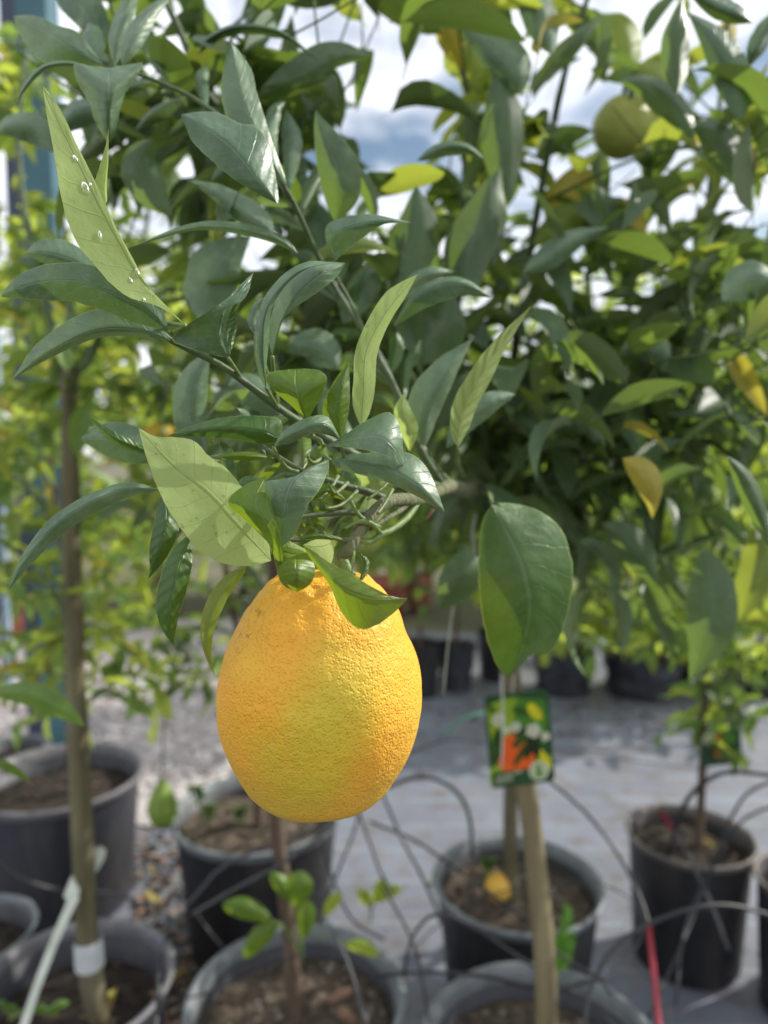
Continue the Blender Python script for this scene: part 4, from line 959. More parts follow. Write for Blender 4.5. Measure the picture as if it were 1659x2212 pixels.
# ================================================================== OTHER POTTED TREES
def potted(key, label, pts, r0, r1, bark, limbs, sites, **k):
    c, r, z, d = POTS[key]
    t = thing('citrus_tree', (c.x, c.y, z), label, 'tree', 'young citrus trees in pots')
    mb = MB(); tube(mb, [Vector((pts[0].x, pts[0].y, z - .01))] + pts[1:], r0, r1, n=30, k=12, knob=.15); mb.build('trunk', M[bark], t)
    for l in limbs:
        mb = MB(); tube(mb, l, r1 * .7, r1 * .25, n=16, k=6, knob=.2); mb.build('branch', M['twig'], t)
    n = grow(t, limbs, sites, **k); print(key, n)
    return t
def onpot(key, px, dz=0):                     # a point of the soil under a given sight column
    c, r, z, d = POTS[key]; 
    return Vector(((px - PW / 2) / FP * (d) , c.y, z + dz))
# left tree with the white tape
dD = POTS['D'][3]
LT = [P(215, 2190, dD), P(192, 2060, dD - .01), P(180, 1850, dD - .03), P(165, 1500, dD - .05), P(155, 1200, dD - .05), P(150, 900, dD - .05), P(150, 780, dD - .05)]
limbsD = [[P(152, 900, dD - .05), P(110, 700, dD), P(60, 500, dD), P(40, 300, dD), P(60, 100, dD)], [P(150, 850, dD - .05), P(230, 700, dD), P(300, 560, dD + .1), P(330, 400, dD + .1)],
          [P(158, 1290, dD - .05), P(120, 1150, dD), P(60, 1050, dD), P(-20, 1000, dD)], [P(150, 800, dD - .05), P(150, 600, dD), P(130, 420, dD)], [P(160, 1500, dD - .05), P(140, 1330, dD + .05), P(70, 1220, dD + .1), P(-30, 1150, dD + .1)]]
potted('D', 'slender citrus tree with white tape low on its trunk and small leaves', LT, .019, .011, 'trunk', limbsD,
       sites_in(-60, 360, 560, 960, 1.05, 1.55, 64) + sites_in(-60, 130, 150, 560, 1.1, 1.5, 24) + sites_in(-60, 330, 960, 1500, 1.05, 1.5, 30) + sites_in(100, 330, 380, 560, 1.1, 1.5, 10),
       lenm=(.05, .085), mats=(('bright', 2), ('mid', 6), ('olive', 3), ('yellow', .7)), per=5, cap=280, twig_len=.12, twig_r=.001)
mb = MB(); a = P(190, 2025, dD - .01); b = P(194, 2085, dD - .005); tube(mb, [a, a.lerp(b, .5), b], .0215, .0225, n=4, k=20, cap=False); tag(mb.build('trunk_tape', M['tape'], None, origin=a), 'white tape wrapped round the trunk above the dark soil', 'tape')
# tree in the centre pot, hidden by the fruit
dF = POTS['F'][3]
FTR = [P(638, 2185, dF), P(632, 2100, dF), P(612, 1900, dF), P(595, 1760, dF), P(585, 1500, dF), P(590, 1250, dF), P(610, 1100, dF)]
limbsF = [[P(600, 1180, dF), P(560, 950, dF), P(500, 750, dF), P(450, 550, dF)], [P(608, 1120, dF), P(700, 900, dF), P(800, 700, dF), P(850, 520, dF)], [P(588, 1300, dF), P(520, 1200, dF + .1), P(420, 1100, dF + .15), P(350, 900, dF + .1)]]
potted('F', 'citrus tree with a thin red-brown trunk rising behind the hanging fruit', FTR, .0125, .009, 'trunk2', limbsF,
       sites_in(330, 620, 600, 1120, 1.05, 1.6, 60) + sites_in(600, 900, 560, 1080, 1.05, 1.5, 50) + sites_in(280, 520, 380, 620, 1.1, 1.5, 20),
       lenm=(.05, .085), mats=(('mid', 4), ('crown', 4), ('olive', 2)), per=6, cap=200, twig_r=.001)
# tree in the pot with the fallen fruit
dG = POTS['G'][3]
GT = [P(1105, 1935, dG), P(1103, 1850, dG), P(1104, 1600, dG), P(1112, 1400, dG), P(1120, 1150, dG)]
limbsG = [[P(1115, 1350, dG), P(1180, 1150, dG), P(1260, 950, dG)], [P(1118, 1200, dG), P(1020, 1100, dG), P(930, 1060, dG)], [P(1120, 1150, dG), P(1130, 900, dG), P(1150, 700, dG)]]
potted('G', 'citrus tree standing in the pot with the fallen fruit', GT, .0155, .012, 'trunk', limbsG,
       sites_in(800, 1100, 1010, 1230, 1.25, 1.7, 26) + sites_in(1000, 1400, 700, 1180, 1.3, 1.8, 60), lenm=(.06, .09), mats=(('crown', 5), ('mid', 3), ('olive', 1)), per=6, cap=160, twig_r=.001)
# small tree over the gravel (pot C), with a hanging green fruit
dC = POTS['C'][3]
CT = [P(560, 1780, dC), P(556, 1700, dC), P(545, 1500, dC), P(500, 1300, dC), P(480, 1150, dC)]
limbsC = [[P(520, 1380, dC), P(450, 1350, dC - .05), P(390, 1400, dC - .1), P(360, 1520, dC - .1), P(350, 1640, dC - .1)], [P(500, 1300, dC), P(400, 1250, dC), P(320, 1200, dC)], [P(540, 1480, dC), P(470, 1460, dC), P(420, 1500, dC - .05)]]
potted('C', 'small sparse citrus tree over the gravel with a green fruit hanging low', CT, .012, .007, 'trunk2', limbsC,
       sites_in(290, 520, 1180, 1540, dC - .2, dC + .2, 34) + sites_in(560, 620, 1180, 1300, dC - .1, dC + .1, 3), lenm=(.04, .07), mats=(('mid', 5), ('crown', 3), ('bright', 2)), per=5, cap=170, twig_len=.1, twig_r=.001)
small_fruit(351, 1742, dC - .1, 32, 'potgreen', 'small green pear-shaped fruit dangling between the two rear pots', 1.45, pear=.9, stalk=P(350, 1640, dC - .1))
# tree A behind
dA = POTS['A'][3]
AT = [P(160, 1720, dA), P(150, 1600, dA), P(142, 1350, dA), P(120, 1100, dA), P(100, 900, dA)]
limbsA = [[P(142, 1350, dA), P(60, 1250, dA), P(-20, 1200, dA)], [P(130, 1200, dA), P(240, 1150, dA), P(320, 1100, dA)], [P(110, 1000, dA), P(80, 800, dA), P(60, 600, dA)]]
potted('A', 'thin-stemmed citrus tree in the large blue-grey pot, yellow leaves low down', AT, .008, .006, 'trunk2', limbsA,
       sites_in(-60, 330, 1000, 1560, dA - .2, dA + .4, 60) + sites_in(-60, 320, 560, 1000, dA, dA + .5, 50), lenm=(.06, .10), mats=(('bright', 2.5), ('mid', 5), ('olive', 3), ('yellow', 1.5)), per=5, cap=200, twig_r=.001)
# tree I on the right, second picture tag
dI = POTS['I'][3]
IT = [P(1508, 1850, dI), P(1512, 1780, dI), P(1520, 1600, dI), P(1524, 1450, dI), P(1530, 1250, dI)]
limbsI = [[P(1524, 1480, dI), P(1600, 1450, dI), P(1680, 1400, dI)], [P(1526, 1400, dI), P(1450, 1250, dI), P(1350, 1150, dI)], [P(1530, 1250, dI), P(1560, 1100, dI), P(1600, 950, dI)], [P(1520, 1520, dI), P(1570, 1520, dI), P(1620, 1560, dI)]]
potted('I', 'young citrus tree in the smaller black pot set apart on the fabric', IT, .010, .006, 'trunk2', limbsI,
       sites_in(1300, 1700, 1080, 1420, dI - .15, dI + .3, 46) + sites_in(1500, 1690, 1400, 1580, dI - .15, dI + .1, 16) + sites_in(1490, 1540, 1550, 1660, dI - .05, dI + .02, 3), lenm=(.05, .08), mats=(('mid', 4), ('crown', 3), ('bright', 3)), per=6, cap=180, twig_r=.001)
dJ = POTS['J'][3]; cJ = POTS['J'][0]
tJ = Vector((cJ.x + .05, cJ.y, 0))
def q3(x, y, z): return Vector((x, y, z))
JT = [q3(cJ.x, cJ.y, .3), q3(cJ.x + .02, cJ.y, .45), q3(cJ.x + .1, cJ.y + .05, .8), q3(cJ.x + .2, cJ.y + .1, 1.1)]
limbsJ = [[JT[2], q3(cJ.x + .35, cJ.y + .1, .95), q3(cJ.x + .8, cJ.y + .2, 1.1)], [JT[3], q3(cJ.x + .5, cJ.y + .1, 1.25), q3(cJ.x + 1.1, cJ.y + .3, 1.35)]]
sJ = [q3(cJ.x + random.uniform(.0, 1.35), cJ.y + random.uniform(-.35, .55), random.uniform(.72, 1.35)) for _ in range(120)]  # crown added mostly out of view to shade the lower right fabric and pots
potted('J', 'tree in the cut-off pot, its crown added past the edge to shade the ground', JT, .013, .008, 'trunk2', limbsJ, sJ, lenm=(.07, .11), mats=(('crown', 5), ('mid', 3)), per=6, cap=60, twig_r=.001)
# shrubs of the far row: bright, lobed leaves on the right, citrus elsewhere
shr = [(3, 1200, 120, 900, 1400, 'yellow-green shrub in the broad grow bag beyond the picture tag', 'lobed'), (4, 1400, 150, 860, 1420, 'bright lobed-leaf shrub in the widest slumped grow bag', 'lobed'),
       (6, 1560, 140, 840, 1400, 'bright lobed-leaf shrub behind the small tree with the second tag', 'lobed'), (7, 1680, 120, 800, 1400, 'yellow-green shrub in the last pot of the far row', 'bright'), (1, 990, 110, 940, 1260, 'dark young tree in the creased second grow bag of the far row', 'mid'), (0, 890, 100, 900, 1230, 'mid-green young tree in the first black pot of the far row', 'mid'),
       (2, 1090, 110, 850, 1300, 'young tree in the black pot behind the big drooping leaf', 'mid'), (5, 1500, 120, 850, 1380, 'yellow-green young tree in the pot after the slumped grow bag', 'bright')]
for fi, px, hw, y0, y1, lb, mt in shr:
    p, d, h = FAR[fi]
    t = thing('shrub', (p.x, p.y, h - .02), lb, 'shrub', 'shrubs of the far row')
    mid = P(px, (y0 + y1) / 2, d); tp = P(px, y0, d)
    mb = MB(); tube(mb, [Vector((p.x, p.y, h - .03)), Vector((p.x, p.y, h + .15)), mid, tp], .012, .005, n=14, k=7); mb.build('trunk', M['trunk2'], t)
    grow(t, [[Vector((p.x, p.y, h + .1)), mid, tp]], sites_in(px - hw, px + hw, y0, y1, d - .35, d + .3, 46), lenm=(.10, .17) if mt == 'lobed' else (.09, .15), mats=((mt, 5), ('bright', 3), ('mid', 1.5)), per=7, cap=120, twig_len=.2, twig_r=.0015)
# trees beyond, all round
bk = [(-40, 5.2, 600, 1240, 200), (130, 5.8, 620, 1240, 200), (330, 5.0, 560, 1200, 180), (520, 5.6, 600, 1200, 170), (720, 5.2, 640, 1200, 170), (920, 5.8, 620, 1200, 170), (1120, 5.0, 660, 1150, 180), (1320, 5.6, 640, 1150, 180), (1500, 5.0, 600, 1150, 190), (1690, 5.4, 620, 1150, 190)]
blab = ['outermost far tree beyond the slim pale blue post', 'far yellow-green tree seen past the teal steel post', 'far tree over the gravel path beyond the small sparse tree', 'far tree glimpsed behind the hero branch with pale leaves', 'far tree behind the upright yellow-green leaf over the fruit', 'far tree seen just beyond the terracotta coloured pots', 'far tree beyond the big drooping dark leaf', 'far tree behind the yellowing drooping leaf', 'far tree beyond the lobed-leaf shrubs', 'outermost far tree past the last far pot']
for (px, d, y0, y1, hw), lb in zip(bk, blab):
    c = P(px, 1000, d); g = Vector((c.x, c.y, 0))
    t = thing('tree', g, lb, 'tree', 'trees beyond the nursery rows')
    mb = MB(); tube(mb, [g, g + Vector((.05, 0, .6)), P(px, (y0 + y1) / 2, d)], .05, .03, n=12, k=9, knob=.2); mb.build('trunk', M['trunk2'], t)
    tp = P(px, y0 + 60, d)
    lm = [[g + Vector((0, 0, .6)), P(px, (y0 + y1) / 2, d), tp], [P(px, 1000, d), P(px - hw * .6, 850, d - .2), P(px - hw * .8, 720, d)], [P(px, 1000, d), P(px + hw * .6, 850, d + .2), P(px + hw * .8, 720, d)]]
    for l in lm[1:]:
        mb = MB(); tube(mb, l, .02, .008, n=8, k=6); mb.build('branch', M['trunk2'], t)
    grow(t, lm, sites_in(px - hw, px + hw, y0, y1, d - .5, d + .8, 84), lenm=(.16, .28), mats=(('bright', 6), ('mid', 3), ('olive', 3), ('yellow', .3)), per=6, cap=60, twig_len=.35, twig_r=.003)

# ================================================================== PICTURE TAGS
M['tg_dark'] = simple('tag_dark_green', (.012, .055, .02), (.02, .075, .025), 40, .35)
M['tg_lime'] = simple('tag_lime', (.26, .40, .02), (.20, .32, .02), 60, .35)
M['tg_green'] = simple('tag_green', (.07, .22, .02), (.05, .16, .02), 60, .35)
M['tg_leaf'] = simple('tag_leaf_green', (.035, .10, .015), (.02, .05, .01), 60, .35)
M['tg_black'] = simple('tag_black_green', (.008, .015, .006), (.012, .03, .01), 60, .35)
M['tg_orange'] = simple('tag_orange', (.75, .12, .015), (.68, .09, .015), 60, .35)
M['tg_yellow'] = simple('tag_yellow', (.62, .58, .02), (.50, .48, .02), 60, .35)
M['tg_white'] = simple('tag_white_blossom', (.66, .66, .52), (.5, .52, .38), 90, .4)
def tagboard(px0, py0, px1, py1, d, label, tilt, shapes, lw=1):
    o = P((px0 + px1) / 2, py0, d)
    w = (px1 - px0) / FP * d; h = (py1 - py0) / FP * d
    t = thing('picture_tag', o, label, 'plant tag')
    ca, sa = math.cos(tilt), math.sin(tilt); skew = .16
    def m(u, v, off):                                  # u, v in 0..1 on the card, v downwards
        x = (u - .5) * w; z = -v * h; x, z = x * ca - z * sa, x * sa + z * ca
        return Vector((o.x + x, o.y - off + skew * x * .5, o.z + z))
    def poly(pts, off, mi, mb):
        c = (sum(p[0] for p in pts) / len(pts), sum(p[1] for p in pts) / len(pts))
        V = [m(c[0], c[1], off)] + [m(a, b, off) for a, b in pts]; n = len(pts)
        mb.add(V, [(0, 1 + i, 1 + (i + 1) % n) for i in range(n)], None, mi)
    rr = []
    R0 = .09; asp = w / h
    for cx, cy, a0 in ((1 - R0, 1 - R0 * asp, 0), (R0, 1 - R0 * asp, 90), (R0, R0 * asp, 180), (1 - R0, R0 * asp, 270)):
        for q in range(6):
            a = R(a0 + q * 18); rr.append((cx + R0 * math.cos(a), cy + R0 * asp * math.sin(a)))
    mb = MB(); n = len(rr); V = [m(a, b, .0004) for a, b in rr] + [m(a, b, -.0004) for a, b in rr]
    mb.add(V, [tuple(range(n)), tuple(range(n, 2 * n))[::-1]] + [(i, (i + 1) % n, n + (i + 1) % n, n + i) for i in range(n)])
    mb.build('card', M['tg_dark'], t, smooth=False)
    mats = ['tg_lime', 'tg_green', 'tg_leaf', 'tg_black', 'tg_orange', 'tg_yellow', 'tg_white', 'tg_dark']
    mb = MB(); off = .0006
    for kind, mi, *a in shapes:
        off += .00003
        if kind == 'p': poly(a[0], off, mi, mb)
        elif kind == 'e':
            cx, cy, rx, ry, ro = a; ro = R(ro)
            poly([(cx + rx * math.cos(q) * math.cos(ro) - ry * math.sin(q) * math.sin(ro), cy + (rx * math.cos(q) * math.sin(ro) + ry * math.sin(q) * math.cos(ro)) * asp) for q in [2 * math.pi * i / 18 for i in range(18)]], off, mi, mb)
        elif kind == 'fl':
            cx, cy, r_ = a
            for q in range(5):
                an = q * 1.2566 + cx * 9
                x, y = cx + r_ * .6 * math.cos(an), cy + r_ * .6 * math.sin(an) * asp
                poly([(x + r_ * .55 * math.cos(z), y + r_ * .5 * math.sin(z) * asp) for z in [6.283 * i / 8 for i in range(8)]], off, 6, mb)
        elif kind == 'tx':
            x0, y0, x1, hh = a; x = x0
            while x < x1:
                ww = random.uniform(.008, .022); poly([(x, y0 - .12 * (x - .1)), (x + ww, y0 - .12 * (x - .1)), (x + ww, y0 + hh - .12 * (x - .1)), (x, y0 + hh - .12 * (x - .1))], off, 6, mb); x += ww + random.choice((.008, .008, .02))
    mb.build('printed_picture', [M[q] for q in mats], t, smooth=False)
    return t, m
T1 = [('p', 0, [(.03, .10), (.30, .04), (.55, .05), (.60, .30), (.30, .52), (.06, .60)]), ('p', 1, [(.5, .05), (.92, .10), (.96, .3), (.9, .5), (.4, .45), (.45, .2)]), ('e', 0, .15, .85, .16, .2, 20), ('p', 0, [(.04, .55), (.2, .45), (.5, .8), (.96, .7), (.96, .86), (.5, .87), (.06, .84)]),
      ('e', 2, .55, .2, .14, .07, 30), ('e', 5, .76, .22, .16, .085, 58), ('e', 2, .10, .14, .08, .04, 60), ('e', 4, .42, .66, .30, .34, 0), ('e', 2, .13, .56, .09, .30, 12), ('e', 3, .62, .46, .22, .12, 20), ('e', 2, .52, .50, .18, .07, -40), ('e', 2, .50, .66, .05, .22, 35), ('e', 3, .74, .62, .07, .27, -18), ('e', 3, .66, .60, .06, .2, 30), ('e', 1, .88, .48, .05, .16, 10),
      ('p', 5, [(.82, .62), (.96, .78), (.95, .88), (.74, .80)]), ('fl', 6, .20, .26, .10), ('fl', 6, .72, .42, .11), ('fl', 6, .45, .36, .08), ('fl', 6, .90, .50, .07), ('fl', 6, .30, .38, .06),
      ('p', 7, [(.03, .83), (.55, .82), (.97, .86), (.95, .965), (.1, .98), (.03, .94)]), ('tx', 6, .09, .875, .50, .022), ('tx', 6, .09, .912, .34, .018), ('tx', 6, .09, .945, .34, .014), ('e', 6, .76, .86, .155, .155, 0), ('e', 1, .76, .86, .12, .12, 0), ('e', 6, .76, .86, .10, .10, 0), ('e', 1, .75, .83, .035, .05, 30), ('e', 1, .76, .885, .055, .05, -20)]
t1, m1 = tagboard(1044, 1497, 1186, 1704, .955, 'picture tag with orange fruit, blossoms and a round emblem hung on the stake', .09, T1)
mb = MB(); tube(mb, [P(1083, 1455, .95), P(1085, 1500, .945), P(1086, 1580, .944), P(1083, 1660, .945)], .0042, .0036, n=10, k=8, flat=.3); mb.build('loop_strap', M['white'], t1)
mb = MB(); tube(mb, [P(1110, 1455, .965), P(1108, 1480, .96), P(1106, 1502, .957)], .0022, .0022, n=6, k=6, flat=.4); mb.build('loop_strap', M['white'], t1)
T2 = [('e', 2, .3, .2, .2, .2, 20), ('e', 4, .42, .42, .09, .3, 8), ('fl', 6, .2, .2, .16), ('e', 1, .7, .2, .2, .15, 40), ('p', 0, [(.35, .70), (.95, .60), (.95, .64), (.35, .74)]), ('tx', 6, .4, .78, .92, .07)]
t2, m2 = tagboard(1512, 1580, 1602, 1655, dI - .03, 'small dark green picture tag on the young tree set apart', -.12 + .2, T2)
mb = MB(); tube(mb, [P(1545, 1585, dI - .035), P(1530, 1560, dI - .03), P(1523, 1540, dI)], .0015, .0015, n=6, k=6); mb.build('loop_strap', M['white'], t2)

# white label stick in the left pot
def strip(mb, pts, w, th=.0012, mi=0):            # flat bar facing the viewer: pts (x, y, d, halfwidth px)
    V = []; F = []
    for (x, y, d, hw), (xn, yn, *_r) in zip(pts, pts[1:] + [tuple(2 * a - b for a, b in zip(pts[-1], pts[-2]))]):
        l = math.hypot(xn - x, yn - y) or 1; nx, ny = (yn - y) / l, -(xn - x) / l
        for s, e in ((-1, 0), (1, 0), (1, 1), (-1, 1)): V.append(P(x + nx * hw * s, y + ny * hw * s, d + e * th))
    for i in range(len(pts) - 1):
        for j in range(4): a = i * 4 + j; b = i * 4 + (j + 1) % 4; F.append((a, b, b + 4, a + 4))
    F += [(0, 1, 2, 3), tuple(len(pts) * 4 - 4 + q for q in (3, 2, 1, 0))]
    mb.add(V, F, None, mi)
d0 = dD - .12
t = thing('label_stick', P(50, 2225, d0), 'pale white-green label stick leaning across the left trunk', 'plant label')
mb = MB(); strip(mb, [(48, 2225, d0, 9), (80, 2130, d0 + .02, 9), (115, 2040, d0 + .04, 9), (150, 1960, d0 + .06, 10), (160, 1935, d0 + .065, 13)], 0); mb.build('stem', M['labelwhite'], t, smooth=False)
mb = MB(); strip(mb, [(155, 1948, d0 + .066, 4), (152, 1942, d0 + .066, 16), (164, 1905, d0 + .08, 15), (192, 1878, d0 + .1, 17), (212, 1846, d0 + .11, 17), (224, 1832, d0 + .115, 7)], 0); mb.build('label_blade', M['labelwhite'], t, smooth=False)
# red and pink sticks
mb = MB(); strip(mb, [(1400, 1992, .98, 6.5), (1410, 2080, .96, 7), (1418, 2160, .94, 7), (1425, 2230, .93, 7)], 0, th=.002); tag(mb.build('stake', M['red'], None, origin=P(1425, 2230, .93)), 'flat red plastic stake near the lower edge beside the nearest pot', 'stake')
mb = MB(); strip(mb, [(1428, 1752, dI - .04, 6), (1440, 1772, dI - .03, 6), (1452, 1792, dI - .01, 5)], 0, th=.002); tag(mb.build('stake', M['red'], None, origin=P(1470, 1830, dI)), 'short pink-red stake stuck in the pot with the brownish rim', 'stake')
# hanging tie tape
mb = MB(); tube(mb, [P(1028, 1110, .70), P(1020, 1150, .70), P(1025, 1200, .70), P(1000, 1240, .70), P(978, 1320, .70), P(965, 1420, .70), P(958, 1502, .70)], .0045, .0028, n=26, k=10, flat=.35)
tag(mb.build('tie_tape', M['tie'], None, origin=P(1028, 1110, .70)), 'limp grey-green tie tape hanging between the fruit and the big dark leaf', 'tie')
mb = MB(); tube(mb, [P(935, 1100, .42), P(928, 1112, .42), P(921, 1122, .42)], .0011, .0009, n=5, k=6); tag(mb.build('dry_stalk', M['chip'], None, origin=P(935, 1100, .42)), 'tiny reddish dry stalk stub under the fruit branch', 'stalk')

# ================================================================== IRRIGATION TUBES
tubes = [
 ([(840, 1700, 1.35), (880, 1684, 1.38), (930, 1680, 1.4), (985, 1710, 1.42), (1014, 1765, 1.43), (1020, 1850, 1.43)], 4.5, 'tube', 'black tube arching into the pot with the fallen fruit'),
 ([(885, 1628, 1.5), (930, 1608, 1.5), (985, 1598, 1.5), (1050, 1606, 1.5)], 2.4, 'tubegrey', 'thin grey tube curving from the fruit to the picture tag'),
 ([(1150, 1665, 1.15), (1190, 1690, 1.1), (1255, 1745, 1.1), (1310, 1810, 1.08), (1355, 1880, 1.06), (1385, 1945, 1.02), (1402, 1998, .98)], 4.0, 'tubegrey', 'grey tube falling from the picture tag to the red stake'),
 ([(1195, 1626, 1.9), (1300, 1636, 1.9), (1420, 1650, 1.9), (1535, 1662, 1.9)], 1.5, 'tubegrey', 'hair-thin wire running level from tag to tag'),
 ([(1436, 2030, 1.5), (1440, 1870, 1.52), (1456, 1800, 1.5), (1480, 1735, 1.45), (1525, 1688, 1.4), (1580, 1668, 1.38), (1680, 1678, 1.35)], 5.0, 'tube', 'black tube looping high over the brownish rim towards the edge'),
 ([(1400, 2200, 1.15), (1460, 2070, 1.3), (1510, 1950, 1.4), (1555, 1830, 1.4), (1580, 1765, 1.4), (1620, 1710, 1.4), (1690, 1680, 1.4)], 3.6, 'tube', 'black tube slanting across the brown-rimmed pot to its upper edge'),
 ([(1460, 2170, 1.2), (1475, 2030, 1.3), (1510, 1930, 1.4), (1560, 1835, 1.42), (1610, 1768, 1.42), (1690, 1735, 1.42)], 3.2, 'tube', 'second thinner tube slanting below the first across the brown-rimmed pot'),
 ([(1455, 1790, 1.5), (1490, 1855, 1.44), (1530, 1940, 1.4), (1575, 2055, 1.35)], 4.0, 'tubegrey', 'dark tube running down over the side of the brown-rimmed pot'),
 ([(1262, 2240, .86), (1268, 2165, .88), (1290, 2105, .90), (1330, 2045, .92), (1405, 1994, .94), (1505, 1960, .95), (1590, 1958, .96), (1690, 1985, .97)], 5.2, 'tube', 'thick black tube arching over the lower corner in front of the red stake'),
 ([(826, 1915, 1.15), (870, 1990, 1.1), (900, 2060, 1.06), (912, 2120, 1.04), (928, 2210, 1.0)], 3.4, 'tube', 'dark tube dropping beside the nearest pot'),
 ([(826, 1715, 1.3), (868, 1812, 1.25), (905, 1880, 1.2), (935, 1945, 1.15), (952, 1990, 1.1)], 4.0, 'tubegrey', 'grey tube falling from behind the fruit to the pot with the fallen fruit'),
 ([(800, 1775, 1.3), (895, 1815, 1.25), (980, 1873, 1.2), (1050, 1925, 1.15), (1135, 1985, 1.1)], 3.4, 'tube', 'tube lying across the rim of the pot with the fallen fruit'),
 ([(872, 2110, 1.05), (885, 2040, 1.05), (915, 1990, 1.05), (958, 1976, 1.05), (1030, 2008, 1.04), (1110, 2060, 1.0), (1200, 2120, .98), (1290, 2185, .93), (1350, 2235, .9)], 3.8, 'tube', 'tube humping up and running down in front of the stake'),
 ([(896, 2045, 1.2), (980, 1972, 1.2), (1060, 1935, 1.18), (1140, 1912, 1.16), (1255, 1903, 1.15), (1335, 1925, 1.13), (1385, 1975, 1.12), (1378, 2040, 1.1), (1320, 2100, 1.05)], 1.7, 'tubegrey', 'thin grey loop drawn in a wide ring round the stake'),
 ([(815, 2108, 1.15), (930, 2100, 1.12), (1055, 2110, 1.1), (1150, 2134, .975), (1215, 2132, .97), (1310, 2112, .98)], 4.6, 'tube', 'black tube crossing low behind the nearest pot rim'),
 ([(405, 1955, 1.2), (440, 1915, 1.2), (475, 1878, 1.2), (550, 1838, 1.18), (630, 1815, 1.15), (725, 1770, 1.15)], 4.0, 'tubegrey', 'upper of two grey tubes slanting across the black pot behind the fruit'),
 ([(415, 1975, 1.15), (500, 1925, 1.13), (575, 1885, 1.1), (640, 1845, 1.1), (725, 1778, 1.12)], 4.4, 'tubegrey', 'lower of two grey tubes slanting across the black pot behind the fruit'),
 ([(-20, 1850, 1.3), (40, 1895, 1.35), (115, 1920, 1.4), (180, 1928, 1.45), (255, 1932, 1.45), (320, 1962, 1.4)], 4.0, 'tubegrey', 'dark tube sagging across the large blue-grey pot'),
 ([(780, 1745, 1.35), (760, 1810, 1.33), (735, 1870, 1.3), (705, 1945, 1.28)], 3.0, 'tube', 'left one of the tubes hanging straight under the fruit'),
 ([(768, 1740, 1.35), (795, 1810, 1.33), (820, 1880, 1.3), (850, 1935, 1.25)], 3.0, 'tube', 'right one of the tubes hanging straight under the fruit'),
 ([(345, 2167, 1.1), (430, 2150, 1.05), (550, 2105, 1.0), (655, 2058, 1.0)], 2.4, 'tube', 'thin black tube crossing the soil of the seedling pot'),
 ([(712, 1995, 1.05), (735, 2045, 1.0), (755, 2090, .98), (800, 2235, .92)], 4.2, 'tubegrey', 'grey-blue tube running out over the front of the seedling pot'),
 ([(425, 1975, 1.3), (450, 2010, 1.3), (482, 2048, 1.28)], 3.0, 'tube', 'short dark tube end at the foot of the black pot'),
 ([(368, 1985, 1.1), (345, 2085, 1.05), (342, 2150, 1.02), (335, 2235, .98)], 5.0, 'tube', 'black tube standing between the taped-trunk pot and the seedling pot'),
 ([(690, 1800, 1.3), (720, 1900, 1.28), (760, 1985, 1.25), (830, 2030, 1.2)], 2.8, 'tube', 'loose tube curling past the seedling pot towards the ground'),
 ([(1175, 2035, 1.0), (1235, 2080, .98), (1290, 2110, .96), (1320, 2150, .93)], 3.6, 'tube', 'short tube end at the back rim of the nearest pot')]
for pts, w, mt, lb in tubes:
    dm = sum(p[2] for p in pts) / len(pts)
    mb = MB(); ptube(mb, pts, w / FP * dm * .95, None, n=44, k=8)
    tag(mb.build('irrigation_tube', M[mt], None, origin=P(*pts[0])), lb, 'tube', 'drip irrigation tubes')
mb = MB(); tube(mb, [P(955, 1592, 1.2), P(990, 1560, 1.2), P(1020, 1545, 1.2), P(1045, 1540, 1.2)], .006, .007, n=10, k=8, flat=.2); 
tag(mb.build('tie_tape', simple('green_film', (.10, .28, .20), (.08, .22, .16), 20, .4), None, origin=P(955, 1592, 1.2)), 'sea-green strip of film sticking out beside the picture tag', 'tie')

# ================================================================== WEEDS, LITTER
def weed(px0, py0, d, leaves, label, name='seedling'):
    b = P(px0, py0, d); t = thing(name, b, label, 'seedling', 'weeds in the pots')
    for (x, y, dd, tx, ty, w, mt) in leaves:
        mb = MB(); tube(mb, [b, P((px0 + x) / 2, (py0 + y) / 2 - 15, (d + dd) / 2), P(x, y, dd)], .0012, .001, n=8, k=6); mb.build('stem', M['stem'], t)
        mid = ((x + tx) / 2, (y + ty) / 2 - 8, dd - .008)
        sight_leaf(t, [(x, y, dd), mid, (tx, ty, dd)], w, w, 14, 14, mt, .5, nv=12, nu=2, s=1.55)
dW = POTS['F'][3]
weed(655, 2075, dW - .02, [(585, 1985, dW - .06, 478, 1955, 24, 'lime'), (600, 1990, dW - .05, 525, 2072, 22, 'lime'), (640, 1960, dW - .03, 650, 1880, 32, 'lime'), (630, 1950, dW - .04, 585, 1885, 18, 'lime'), (655, 2030, dW - .03, 668, 1945, 20, 'lime')], 'yellow-green seedling beside the red-brown trunk')
weed(690, 2035, dW + .05, [(745, 2040, dW + .02, 820, 2065, 16, 'bright'), (700, 1980, dW + .06, 740, 1930, 14, 'bright')], 'small seedling at the back of the seedling pot')
weed(800, 1995, 1.4, [(800, 1960, 1.4, 770, 1925, 14, 'bright'), (810, 1950, 1.4, 870, 1920, 14, 'bright'), (805, 1955, 1.4, 835, 1895, 12, 'bright')], 'little bright weed on the fabric right below the fruit')
for x, y, lb in ((430, 1745, 'tuft of pale weed at the back of the black pot'), (520, 1790, 'green weed in the black pot beside its trunk'), (450, 1785, 'small weed near the front of the black pot')):
    weed(x, y, POTS['C'][3], [(x + random.uniform(-15, 15), y - 20, POTS['C'][3], x + random.uniform(-30, 30), y - 48, 4.5, 'mid') for _ in range(7)], lb)
for x, y, lb in ((1050, 1860, 'tiny weed near the fallen fruit'), ):
    weed(x, y + 50, POTS['G'][3], [(x + random.uniform(-15, 15), y + 20, POTS['G'][3], x + random.uniform(-30, 30), y - 10, 5, 'mid') for _ in range(6)], lb)
